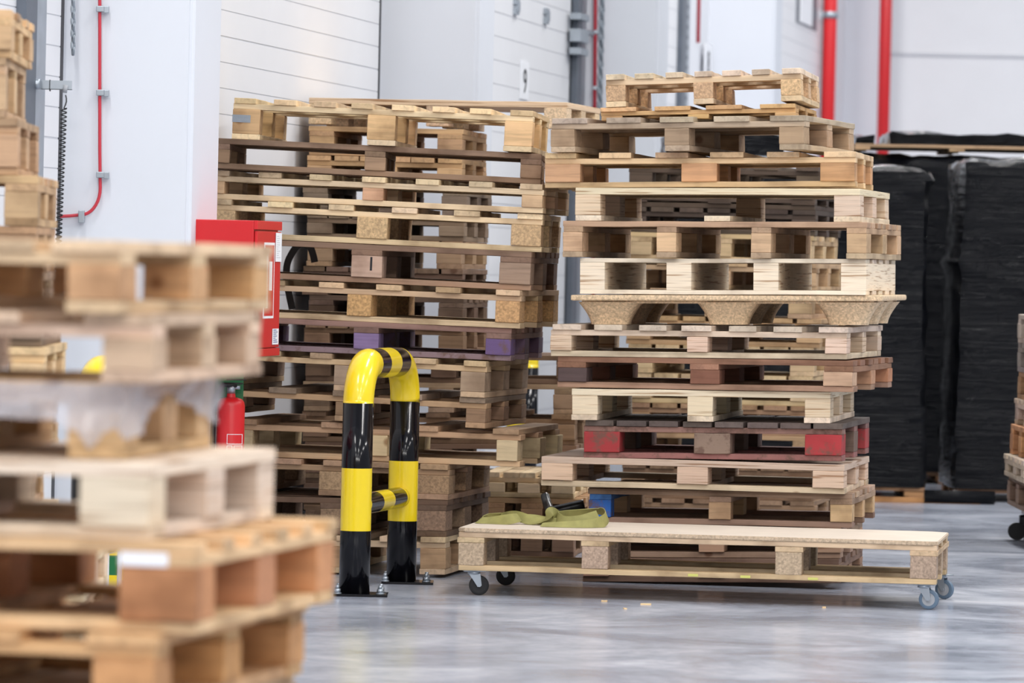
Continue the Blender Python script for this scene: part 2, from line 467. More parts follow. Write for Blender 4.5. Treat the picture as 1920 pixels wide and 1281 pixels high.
# chains
def chain(px, py0, py1, D, ll, rad, label, lean=0, dx=0.014):
  bm = bmesh.new()
  for off in (0, dx):
    a = P(px, py0, D) + Vector((off, 0, 0)); b = P(px + lean, py1, D) + Vector((off * 0.3, 0, 0)); n = int((a.z - b.z) / (ll * 1.45)) + 1
    for k in range(n):
        c = a.lerp(b, k / max(1, n - 1)) ; rot = 0.5 if k % 2 == 0 else 0.5 + math.pi / 2
        lp = []
        for j in range(13):
            t = 2 * math.pi * j / 12
            lx = math.cos(t) * ll * 0.38; lz = math.sin(t) * ll
            lp.append(c + Vector((lx * math.cos(rot), lx * math.sin(rot), lz)))
        tube(bm, lp, rad, 5, cap=False)
  return tag(obj('hanging_chain', bm, GALV, smooth=True), label, 'chain', 'hoist chains of the dock doors')
chain(136, -1500, 96, 19.9, 0.016, 0.0028, 'galvanised chain hanging on the nearest column, ending high up')
chain(1142, -700, 400, 33.0, 0.03, 0.006, 'galvanised chain hanging beside the thin red cable on the third column', -22)
# bracket arm with coiled cord
za, zb = P(60, 150, 19.4).z, P(60, 167, 19.4).z
root = empty('cord_bracket', (P(50, 160, 19.4).x, 19.4, zb)); tag(root, 'shiny galvanised arm with coiled black cord hanging from it', 'bracket')
x0, x1 = 0.0, P(135, 160, 19.4).x - P(50, 160, 19.4).x
bm = bmesh.new(); bx(bm, x0 - .02, x1, 0, 0.003, 0, za - zb); bx(bm, x0 - .02, x1, 0, 0.03, 0, 0.002); obj('arm', bm, GALV, root)
bm = bmesh.new(); cyl(bm, (x1 - 0.027, -0.012, -0.012), (x1 - 0.022, -0.012, 0.018), 0.009); obj('cord_gland', bm, LRUB, root)
bm = bmesh.new(); pp = []
top = P(123, 178, 19.37); bot = P(103, 620, 19.37)
st = P(120, 203, 19.37)
for k in range(5): pp.append(top.lerp(st, k / 4) + Vector((0.006 * math.sin(k * 0.8), 0, 0)))
turns = 52; seg = 12
for k in range(turns * seg):
    t = k / (turns * seg); c = st.lerp(bot, t); a = 2 * math.pi * k / seg; r = 0.0105
    pp.append(c + Vector((r * math.cos(a), r * math.sin(a), 0)))
pp += [Vector((bot.x, bot.y, bot.z - 0.1))]
tube(bm, pp, 0.0026, 6)
for v in bm.verts: v.co -= root.location
obj('coiled_cord', bm, BRUB, root)
# cable ties around the arm
bm = bmesh.new(); bx(bm, 0.006, 0.010, -0.003, 0.034, -0.002, za - zb + 0.002); bx(bm, x1 * 0.5, x1 * 0.5 + 0.003, -0.003, 0.034, -0.006, za - zb + 0.002); obj('cable_tie', bm, BRUB, root)

# ------------------------------------------------------------------ fire cabinet on the nearest column
CO = COFF
Dc0 = 20.10
pA = P(361, 411, Dc0); pB = P(479, 411, Dc0); zt = pA.z; zb = P(420, 668, Dc0).z
root = empty('fire_hose_cabinet', (pA.x, Dc0, zb)); tag(root, 'red steel fire cabinet with labels mounted on the nearest white column', 'fire cabinet')
root.rotation_euler = (0, 0, -ALPHA)
dep = (pB.x - pA.x) / math.cos(ALPHA); wid = 0.46; hh = zt - zb
bm = bmesh.new(); bx(bm, 0, dep - 0.004, 0, wid, 0, hh, bev=0.004); obj('body', bm, RED, root)
bm = bmesh.new(); bx(bm, dep - 0.004, dep + 0.012, 0, wid, hh - 0.035, hh, bev=0.002); obj('top_rail', bm, RED, root)
bm = bmesh.new(); bx(bm, dep - 0.004, dep + 0.012, 0, wid, -0.0, 0.03, bev=0.002); obj('bottom_rail', bm, RED, root)
bm = bmesh.new(); bx(bm, dep - 0.002, dep + 0.010, 0.01, wid - 0.01, 0.034, hh - 0.041, bev=0.002); dr = obj('door', bm, RED, root)
bm = bmesh.new(); bx(bm, dep + 0.010, dep + 0.0112, wid * 0.30, wid * 0.72, 0.15, hh - 0.085); fs_ = obj('fire_sign', bm, WHT, dr)
bm = bmesh.new(); bx(bm, dep + 0.0112, dep + 0.012, wid * 0.33, wid * 0.69, 0.16, hh - 0.095)
sr_ = obj('fire_sign_field', bm, RED, dr)
bm = bmesh.new(); bx(bm, dep + 0.012, dep + 0.0128, wid * 0.38, wid * 0.46, 0.19, hh - 0.12); bx(bm, dep + 0.012, dep + 0.0128, wid * 0.5, wid * 0.62, 0.26, hh - 0.16)
lathe_c = None; obj('fire_sign_symbol', bm, WHT, dr)
bm = bmesh.new(); bx(bm, dep + 0.0122, dep + 0.0135, wid * 0.74, wid * 0.98, hh - 0.16, hh - 0.045); lb = obj('inspection_label', bm, WHT, dr)
bm = bmesh.new(); bx(bm, dep + 0.0122, dep + 0.0135, wid * 0.68, wid * 0.93, 0.045, 0.108); lb2 = obj('maker_label', bm, WHT, dr)
bm = bmesh.new(); rnd = random.Random(3)
for k in range(11):
    z = hh - 0.06 - k * 0.0085
    bx(bm, dep + 0.0135, dep + 0.0139, wid * 0.78, wid * (0.84 + 0.1 * rnd.random()), z, z + 0.0028)
obj('label_print', bm, GROOVE, dr)
bm = bmesh.new()
for k in range(7):
    z = 0.101 - k * 0.008
    bx(bm, dep + 0.0135, dep + 0.0139, wid * 0.71, wid * (0.78 + 0.12 * rnd.random()), z, z + 0.003)
obj('label_print', bm, BLUEINK, dr)

# fire extinguisher below the cabinet with its green board
De = 20.35
c = P(431, 850, De); zt = P(431, 745, De).z
root = empty('fire_extinguisher', (c.x, De, 0.36)); tag(root, 'red fire extinguisher hanging under the cabinet with black hose', 'fire extinguisher')
h_ = zt - 0.36; r_ = 0.056
bm = bmesh.new(); lathe(bm, [(0.03, 0), (r_, 0.02), (r_, h_ * 0.92), (r_ * 0.95, h_ * 0.955), (r_ * 0.78, h_ * 0.985), (r_ * 0.45, h_ * 0.998), (0.018, h_), (0.016, h_ + 0.02)]); obj('cylinder', bm, RED, root, True)
bm = bmesh.new(); cyl(bm, (0, 0, h_ + 0.015), (0, 0, h_ + 0.05), 0.017); cyl(bm, (0.0, 0, h_ + 0.04), (0.035, 0, h_ + 0.04), 0.009); obj('valve', bm, GALV, root)
bm = bmesh.new(); bx(bm, -0.02, 0.045, -0.008, 0.008, h_ + 0.052, h_ + 0.058, bev=0.001); bx(bm, -0.02, 0.06, -0.006, 0.006, h_ + 0.068, h_ + 0.073, bev=0.001); obj('handle', bm, BRUB, root)
bm = bmesh.new(); tube(bm, [(0.02, -0.0, h_ + 0.045), (-0.03, -0.02, h_ + 0.05), (-0.066, -0.03, h_ - 0.01), (-0.068, -0.03, h_ * 0.6), (-0.066, -0.03, h_ * 0.2)], 0.0105, 10); obj('hose', bm, BRUB, root)
bm = bmesh.new()
for (x0_, x1_, z0_, z1_) in ((-0.01, 0.05, h_ - 0.185, h_ - 0.145), (-0.01, 0.012, h_ - 0.26, h_ - 0.19), (0.018, 0.05, h_ - 0.26, h_ - 0.19)):
    for (a0, a1, b0, b1) in ((x0_, x1_, z0_, z0_ + .002), (x0_, x1_, z1_ - .002, z1_), (x0_, x0_ + .002, z0_, z1_), (x1_ - .002, x1_, z0_, z1_)):
        n_ = 4
        for q in range(n_):
            xa = a0 + (a1 - a0) * q / n_; xb = a0 + (a1 - a0) * (q + 1) / n_
            ya = -math.sqrt(max(1e-6, (r_ + .0012) ** 2 - xa * xa)); yb = -math.sqrt(max(1e-6, (r_ + .0012) ** 2 - xb * xb))
            bm.faces.new([bm.verts.new((xa, ya, b0)), bm.verts.new((xb, yb, b0)), bm.verts.new((xb, yb, b1)), bm.verts.new((xa, ya, b1))])
obj('label_outline', bm, WHT, root)
a = P(404, 675, 20.44); b = P(456, 772, 20.44)
bm = bmesh.new(); bx(bm, a.x, b.x, 20.42, 20.424, b.z, a.z, bev=0.001)
tag(obj('green_sign_board', bm, GREEN), 'green sign board behind the fire extinguisher', 'sign')

# striped tape strip on the nearest column, close to the floor
root = empty('striped_marking_strip', P(211, 1125, 19.98)); tag(root, 'yellow and green striped strip low on the nearest column', 'marking strip')
root.location.z = 0
for k in range(7):
    z0_ = 0.012 + k * 0.077
    bm = bmesh.new(); bx(bm, -0.015, 0.015, -0.006, 0.012, z0_, z0_ + 0.077); obj('yellow_band' if k % 2 == 0 else 'green_band', bm, YEL if k % 2 == 0 else GREEN, root)
bm = bmesh.new(); bx(bm, -0.022, -0.0155, -0.006, 0.012, 0.0, 0.6); obj('edge_strip', bm, WHT, root)

# ------------------------------------------------------------------ pallets
BEAMC = {}
def board_mesh(lx, ly, lz, var, bev):
    key = (round(lx, 2), round(ly, 3), round(lz, 3), var, bev)
    if key in BEAMC: return BEAMC[key]
    rnd = random.Random(hash(key) & 0xffff)
    bm = bmesh.new(); n = 6 if lx > 0.4 else 2
    rings = []
    for i in range(n + 1):
        x = -lx / 2 + lx * i / n; j = 0.0012
        cz = rnd.uniform(-0.0012, 0.0012) if 0 < i < n else 0
        wv = rnd.uniform(-0.0015, 0.0015)
        rings.append([bm.verts.new((x + rnd.uniform(-j, j), sy * ly / 2 + wv, sz * lz / 2 + cz)) for sy, sz in ((-1, -1), (1, -1), (1, 1), (-1, 1))])
    for i in range(n):
        for k in range(4):
            bm.faces.new((rings[i][k], rings[i][(k + 1) % 4], rings[i + 1][(k + 1) % 4], rings[i + 1][k]))
    bm.faces.new(rings[0][::-1]); bm.faces.new(rings[-1])
    bmesh.ops.recalc_face_normals(bm, faces=bm.faces[:])
    es = [e for e in bm.edges if e.calc_face_angle(0) > 1.0]
    bmesh.ops.bevel(bm, geom=es, offset=bev, segments=2, affect='EDGES', profile=0.5)
    me = bpy.data.meshes.new('board'); bm.to_mesh(me); bm.free(); me.materials.append(WOOD)
    BEAMC[key] = me; return me
def piece(root, name, lx, ly, lz, cx, cy, cz, col, mat=None, turn=False, rnd=random, bev=0.002, jit=0.06):
    if turn: me = board_mesh(ly, lx, lz, rnd.randrange(3), bev)     # grain runs along depth
    else: me = board_mesh(lx, ly, lz, rnd.randrange(3), bev)
    o = bpy.data.objects.new(name, me); link(o, root)
    o.location = (cx, cy, cz); o.rotation_euler = (0, 0, (math.pi / 2 if turn else 0))
    k = 1 + rnd.uniform(-jit, jit) * 2
    lm = 0.3 * col[0] + 0.6 * col[1] + 0.1 * col[2]; col = tuple(c_ * 0.88 + lm * 0.12 for c_ in col[:3])
    o.color = (col[0] * k, col[1] * k * (1 + rnd.uniform(-.03, .03)), col[2] * k * (1 + rnd.uniform(-.05, .05)), 1)
    if mat is not None and mat is not WOOD:
        o.material_slots[0].link = 'OBJECT'; o.material_slots[0].material = mat
    return o
LIGHT = rgb(226, 198, 158); MID = rgb(203, 168, 126); OLD = rgb(158, 134, 108); ORANGE = rgb(216, 158, 104)
DARKW = rgb(118, 93, 72); WHITISH = rgb(232, 214, 188); CHIPC = rgb(208, 170, 124); REDB = rgb(152, 100, 74); GREYW = rgb(128, 112, 98)
PALE = rgb(222, 200, 170); BROWN = rgb(136, 104, 78)

def pallet(root, w, d, h, deck='ends', nd=7, bwid=0.085, nb=3, bw=0.1, nr=3, bd=0.14, bottom='depth', col=MID, bcol=None, bmat=None,
           dcol=None, botcol=None, tb=0.0235, seed=0, missing=(), blockcols=None, botmat=None, strcol=None, strmat=None, deckmat=None, jx=0.006):
    """origin: centre of the underside; x = width seen from the front, y = depth, z up"""
    rnd = random.Random(seed); bcol = bcol or col; dcol = dcol or col; botcol = botcol or col; strcol = strcol or col
    xs = [-w / 2 + bw / 2 + i * (w - bw) / (nb - 1) for i in range(nb)]
    ys = [-d / 2 + bd / 2 + i * (d - bd) / (nr - 1) for i in range(nr)]
    zb = 0.0
    if bottom != 'none':
        if bottom == 'depth':
            for x in xs: piece(root, 'bottom_board', bw * 1.0, d, tb, x, 0, tb / 2, botcol, botmat, True, rnd)
        elif bottom == 'across':
            for y in ys: piece(root, 'bottom_board', w, bd * 0.9, tb, 0, y + (0.003 if y == ys[0] else 0), tb / 2, botcol, botmat, False, rnd)
        elif bottom == 'perimeter':
            for y in (ys[0], ys[-1]): piece(root, 'bottom_board', w, bd * 0.8, tb, 0, y, tb / 2, botcol, botmat, False, rnd)
            for x in xs: piece(root, 'bottom_board', bw * 0.9, d - bd * 1.62, tb, x, 0, tb / 2, botcol, botmat, True, rnd)
        zb = tb
    if deck == 'ends': zt = h - 2 * tb
    elif deck == 'edge': zt = h - 2 * tb
    elif deck == 'sheet': zt = h - tb * 1.15
    elif deck == 'single': zt = h - tb
    for i, x in enumerate(xs):
        for j, y in enumerate(ys):
            if (i, j) in missing: continue
            bc = bcol; bmt = bmat
            if blockcols and (i, j) in blockcols: bc, bmt = blockcols[(i, j)]
            o = piece(root, 'block', bw * (1 + rnd.uniform(-.03, 0)), bd, zt - zb - 0.0006, x + rnd.uniform(-jx, jx) * .5, y, (zt + zb) / 2, bc, bmt, False, rnd, 0.003)
            if bmat is None and abs(rnd.random()) < 0.0: pass
    if deck == 'ends':
        for y in ys: piece(root, 'stringer_board', w, bd * 0.8, tb, 0, y, zt + tb / 2, strcol, strmat, False, rnd)
        bwid = min(bwid, w / nd * 0.92)
        for i in range(nd):
            x = -w / 2 + bwid / 2 + i * (w - bwid) / (nd - 1)
            piece(root, 'deck_board', bwid * rnd.uniform(.93, 1.03), d + rnd.uniform(-.012, .006), tb, x + rnd.uniform(-jx, jx), 0, h - tb / 2, dcol, deckmat, True, rnd, jit=0.09)
    elif deck == 'edge':
        for x in xs: piece(root, 'stringer_board', bw * 0.98, d, tb, x, 0, zt + tb / 2, strcol, strmat, True, rnd)
        bwid = min(bwid, d / nd * 0.92)
        for i in range(nd):
            y = -d / 2 + bwid / 2 + i * (d - bwid) / (nd - 1)
            piece(root, 'deck_board', w + rnd.uniform(-.004, .01), bwid * rnd.uniform(.93, 1.03), tb, rnd.uniform(-.004, .004), y, h - tb / 2, dcol, deckmat, False, rnd, jit=0.09)
    elif deck == 'single':
        bwid = min(bwid, d / nd * 0.92)
        for i in range(nd):
            y = -d / 2 + bwid / 2 + i * (d - bwid) / (nd - 1)
            piece(root, 'deck_board', w, bwid, tb, 0, y, h - tb / 2, dcol, deckmat, False, rnd)
    elif deck == 'sheet':
        piece(root, 'deck_sheet', w, d, tb * 1.15, 0, 0, h - tb * 0.575, dcol, deckmat or PLY, False, rnd)

def stringer_pallet(root, w, d, h, nb, bw, col, seed):
    rnd = random.Random(seed); tb = 0.018
    for i in range(nb):
        x = -w / 2 + bw / 2 + i * (w - bw) / (nb - 1)
        bm = bmesh.new()
        # notched plywood stringer, waisted along its length
        prof = []; n = 12; hh = h - 2 * tb
        for k in range(n + 1):
            y = -d / 2 + d * k / n; wv = bw / 2 * (1 - 0.35 * math.sin(math.pi * k / n) ** 2) if i < nb - 1 else bw / 2
            prof.append((y, wv))
        rings = [[bm.verts.new((sx * wv, y, z)) for sx, z in ((-1, 0), (1, 0), (1, hh), (-1, hh))] for y, wv in prof]
        for a, b in zip(rings, rings[1:]):
            for k in range(4): bm.faces.new((a[k], a[(k + 1) % 4], b[(k + 1) % 4], b[k]))
        bm.faces.new(rings[0][::-1]); bm.faces.new(rings[-1]); fix(bm)
        o = obj('stringer', bm, PLY, root); o.location = (x, 0, tb); o.color = col
    for z, nm in ((tb / 2, 'bottom_board'), (h - tb / 2, 'deck_board')):
        for k in range(5):
            y = -d / 2 + 0.07 + k * (d - 0.14) / 4
            piece(root, nm, w, 0.14, tb, 0, y, z, col, None, False, rnd)
def presswood_pallet(root, w, d, h, col):
    def cupmesh(bm, x, y, wt, dt, wb, db, z0, z1):
        n = 24; rings = []
        for q in range(6):
            t = q / 5; s = t ** 1.5
            a = (wb + (wt - wb) * s) / 2; b = (db + (dt - db) * s) / 2; z = z0 + (z1 - z0) * t; ring = []
            for k in range(n):
                an = 2 * math.pi * k / n; ca, sa = math.cos(an), math.sin(an); e = 0.45
                ring.append(bm.verts.new((x + a * math.copysign(abs(ca) ** e, ca), y + b * math.copysign(abs(sa) ** e, sa), z)))
            rings.append(ring)
        for a_, b_ in zip(rings, rings[1:]):
            for k in range(n): bm.faces.new((a_[k], a_[(k + 1) % n], b_[(k + 1) % n], b_[k]))
        bm.faces.new(rings[0][::-1]); bm.faces.new(rings[-1])
    bm = bmesh.new(); bx(bm, -w / 2, w / 2, -d / 2, d / 2, h - 0.024, h, bev=0.008); bx(bm, -w / 2 + .04, w / 2 - .04, -d / 2 + .04, d / 2 - .04, h - 0.036, h - 0.022, bev=0.006)
    o = obj('moulded_deck', bm, CHIP, root); o.color = col
    for i in range(3):
        for j in range(3):
            bm = bmesh.new(); x = (-1 + i) * (w / 2 - 0.155); y = (-1 + j) * (d / 2 - 0.13)
            cupmesh(bm, x, y, 0.27, 0.2, 0.165, 0.11, 0, h - 0.03); fix(bm)
            o = obj('moulded_foot', bm, CHIP, root, True); o.color = col

def solve(xl, xr, yl, yr, xs, d, Dc, w=None):
    """corner pixels -> centre, width, yaw, tilt of a pallet's top face"""
    wid = w or 1.0; th = 0.05; Dr = Dc - d / 2
    for _ in range(30):
        Dr = Dc - wid / 2 * math.sin(th) - d / 2 * math.cos(th)
        C = P(xr, yr, Dr)
        if xs is not None:
            lo, hi = -0.5, 0.8
            for _ in range(30):
                mid = (lo + hi) / 2
                q = C + Vector((math.sin(mid) * d, math.cos(mid) * d, 0))
                if proj(q)[0] < xs: lo = mid
                else: hi = mid
            th = lo
        if w is None:
            lo, hi = 0.1, 3.0
            for _ in range(30):
                mid = (lo + hi) / 2
                q = C + Vector((-math.cos(th) * mid, math.sin(th) * mid, 0))
                if proj(q)[0] > xl: lo = mid
                else: hi = mid
            wid = lo
    L = C + Vector((-math.cos(th) * wid, math.sin(th) * wid, 0))
    if yl is None: zL = C.z
    else: zL = P(proj(L)[0], yl, L.y).z
    tilt = math.atan2(zL - C.z, wid)
    cen = (C + Vector((L.x, L.y, zL))) / 2 + Vector((math.sin(th), math.cos(th), 0)) * d / 2
    return cen, wid, th, tilt

def stack(specs, Dc, group, maxh=0.24, tag_=''):
    """specs run from the top pallet to the bottom one"""
    sol = []
    for s in specs:
        cen, wid, th, tilt = solve(s.get('xl'), s['xr'], s.get('yl'), s['yr'], s.get('xs'), s['d'], Dc + s.get('dD', 0), s.get('w'))
        if 'th' in s: pass
        sol.append([cen, wid, th, tilt])
    for i, s in enumerate(specs):
        cen, wid, th, tilt = sol[i]
        ztop = cen.z
        if i + 1 < len(specs):
            nx = sol[i + 1]
            dt = abs(tilt - nx[3]); wmin = min(wid, nx[1])
            # lower top plane height under this pallet's centre
            zlow = nx[0].z - math.tan(nx[3]) * 1.0 * (cen.x - nx[0].x)
            h = ztop - zlow - dt * wmin / 2 * 0.85 - 0.0008
        else:
            h = ztop; tilt_floor = True
            h = ztop - abs(tilt) * wid / 2
        if 'h' in s: h = s['h']
        if h > maxh or h < 0.05: print('STACK', tag_, i, 'h=%.3f' % h, 'w=%.2f' % wid)
        h = min(h, maxh)
        root = empty('pallet' if not s.get('nm') else s['nm'], (0, 0, 0))
        R = Matrix.Rotation(-th, 4, 'Z') @ Matrix.Rotation(tilt, 4, 'Y')
        base = cen - (R @ Vector((0, 0, h, 1)).to_4d()).to_3d() if False else cen - (R.to_3x3() @ Vector((0, 0, h)))
        root.matrix_world = Matrix.Translation(base) @ R
        tag(root, s['label'], 'pallet', group)
        kind = s.get('kind', 'std')
        if kind == 'std': pallet(root, wid, s['d'], h, seed=s.get('seed', i + 7), **s.get('k', {}))
        elif kind == 'stringer': stringer_pallet(root, wid, s['d'], h, 4, s.get('bw', 0.16), s['col'], i)
        elif kind == 'press': presswood_pallet(root, wid, s['d'], h, s['col'])
        s['root'] = root; s['dims'] = (wid, s['d'], h)
    return specs

# ---- right stack, from the top
Rk = [
 dict(xl=1135, xr=1501, yl=140, yr=127, xs=1535, d=1.0, h=0.138, label='small pale pallet on top of the right stack, tilted, chipboard blocks',
      k=dict(deck='ends', nd=7, bwid=0.078, bw=0.085, bmat=CHIP, bcol=CHIPC, col=LIGHT, dcol=PALE, bottom='depth')),
 dict(xl=1126, xr=1492, yl=202, yr=194, xs=1532, d=1.0, h=0.056, label='thin broken pallet wedged under the top pallet of the right stack',
      k=dict(deck='ends', nd=4, bwid=0.16, bw=0.09, col=rgb(214, 172, 116), bottom='none', tb=0.018)),
 dict(xl=1033, xr=1508, yl=222, yr=216, xs=1602, d=1.15, label='weathered grey-brown pallet with thick blocks, third from top of right stack',
      k=dict(deck='ends', nd=5, bwid=0.15, bw=0.105, bd=0.13, col=rgb(196, 172, 142), bcol=rgb(172, 144, 114), dcol=rgb(190, 172, 150), bottom='depth')),
 dict(xl=1021, xr=1604, yl=287, yr=284, xs=1638, d=0.95, label='wide pallet with orange wood blocks in the upper right stack',
      k=dict(deck='ends', nd=6, bwid=0.14, bw=0.15, bd=0.12, col=rgb(226, 192, 146), bcol=rgb(214, 162, 112), bottom='across', blockcols={(0, 0): (rgb(216, 166, 124), WOOD), (2, 0): (rgb(210, 158, 108), WOOD)})),
 dict(xl=1079, xr=1613, yl=352, yr=354, xs=1668, d=1.1, label='pale pallet with smooth sheet deck and plywood end blocks, right stack',
      k=dict(deck='sheet', bw=0.11, bd=0.14, col=WHITISH, bcol=rgb(218, 192, 164), bmat=PLY, dcol=rgb(232, 212, 182), bottom='depth', missing=((1, 0), (1, 1)))),
 dict(xl=1056, xr=1625, yl=414, yr=417, xs=1690, d=1.15, label='brown-decked pallet with four rows of light blocks, right stack',
      k=dict(deck='edge', nd=7, bw=0.085, nb=4, bwid=0.12, col=rgb(184, 150, 118), bcol=rgb(212, 176, 134), bottom='depth', botcol=rgb(186, 160, 130))),
 dict(xl=1088, xr=1624, yl=484, yr=486, xs=1679, d=1.1, kind='stringer', col=rgb(238, 222, 198), bw=0.105, label='whitish plywood pallet with solid side walls above the moulded pallet'),
 dict(xl=1070, xr=1655, yl=553, yr=554, xs=1700, d=1.1, kind='press', col=rgb(216, 190, 156), label='moulded pressed wood pallet with tapered cup feet, right stack'),
 dict(xl=1032, xr=1588, yl=608, yr=614, xs=1653, d=1.15, label='light slatted pallet directly below the moulded pressed wood pallet',
      k=dict(deck='ends', nd=7, bwid=0.125, bw=0.09, bd=0.13, col=rgb(226, 206, 180), bcol=rgb(214, 186, 160), bmat=PLY, dcol=rgb(206, 188, 168), bottom='perimeter')),
 dict(xl=1045, xr=1600, yl=668, yr=677, xs=1673, d=1.15, label='reddish brown pallet with dark stained left block, middle of right stack',
      k=dict(deck='edge', nd=6, bw=0.125, bwid=0.13, bd=0.13, col=rgb(158, 116, 90), bcol=rgb(132, 88, 70), bottom='across', botcol=rgb(172, 136, 112),
             blockcols={(2, 0): (rgb(206, 168, 134), WOOD), (2, 1): (rgb(196, 146, 112), WOOD), (2, 2): (rgb(186, 126, 92), WOOD), (0, 0): (rgb(92, 74, 72), WOOD)})),
 dict(xl=1072, xr=1557, yl=729, yr=735, xs=1602, d=1.1, label='pale sheet-topped pallet with striped plywood blocks above the red one',
      k=dict(deck='sheet', bw=0.11, bd=0.14, col=rgb(222, 204, 178), bcol=rgb(224, 204, 172), bmat=PLY, dcol=rgb(230, 212, 184), bottom='depth')),
 dict(xl=1094, xr=1579, yl=788, yr=795, xs=1630, d=1.1, label='dark pallet with red painted corner blocks in the right stack',
      k=dict(deck='ends', nd=8, bwid=0.125, bw=0.155, bd=0.15, col=rgb(130, 112, 104), dcol=rgb(96, 84, 80), strcol=rgb(146, 108, 100), strmat=PAINT, bcol=rgb(120, 96, 84), bottom='across', botcol=rgb(158, 104, 100), botmat=PAINT,
             blockcols={(0, 0): (rgb(160, 46, 52), PAINT), (2, 0): (rgb(176, 50, 56), PAINT), (2, 2): (rgb(180, 60, 62), PAINT), (1, 0): (rgb(140, 118, 104), PAINT)})),
 dict(xl=1015, xr=1584, yl=856, yr=872, xs=1630, d=1.1, label='wide light pallet with plywood blocks directly under the red-cornered one',
      k=dict(deck='sheet', bw=0.135, bd=0.14, col=rgb(222, 198, 170), bcol=rgb(214, 184, 156), bmat=PLY, dcol=rgb(210, 186, 162), bottom='perimeter')),
 dict(xl=1105, xr=1598, yl=916, yr=926, xs=1642, d=1.0, label='pallet with a bright blue left block near the bottom of right stack',
      k=dict(deck='edge', nd=6, bw=0.095, bwid=0.12, bd=0.1, col=rgb(176, 146, 120), bcol=rgb(206, 168, 122), bottom='across', botcol=rgb(150, 118, 98),
             blockcols={(0, 0): (rgb(36, 100, 186), PAINT)})),
 dict(xl=1092, xr=1575, yl=988, yr=990, xs=1618, d=1.1, dD=0.05, label='low pallet of the right stack half hidden behind the wheeled platform',
      k=dict(deck='edge', nd=6, bw=0.11, bwid=0.14, col=rgb(160, 130, 108), bcol=rgb(178, 140, 110), bmat=PLY, bottom='across')),
 dict(xl=1092, xr=1575, yl=1046, yr=1048, xs=1618, d=1.1, dD=0.05, label='bottom pallet of the right stack on the floor behind the wheeled platform',
      k=dict(deck='edge', nd=6, bw=0.11, bwid=0.14, col=rgb(134, 104, 86), bcol=rgb(160, 122, 96), bottom='across')),
]
stack(Rk, 22.05, 'pallets of the tall right stack', tag_='R')
# the tip of the blue stringer
for s in Rk:
    if 'bright blue' in s['label']:
        w_, d_, h_ = s['dims']
        st = [c for c in s['root'].children if c.name.startswith('stringer_board')][0]
        st.color = rgb(70, 116, 180)

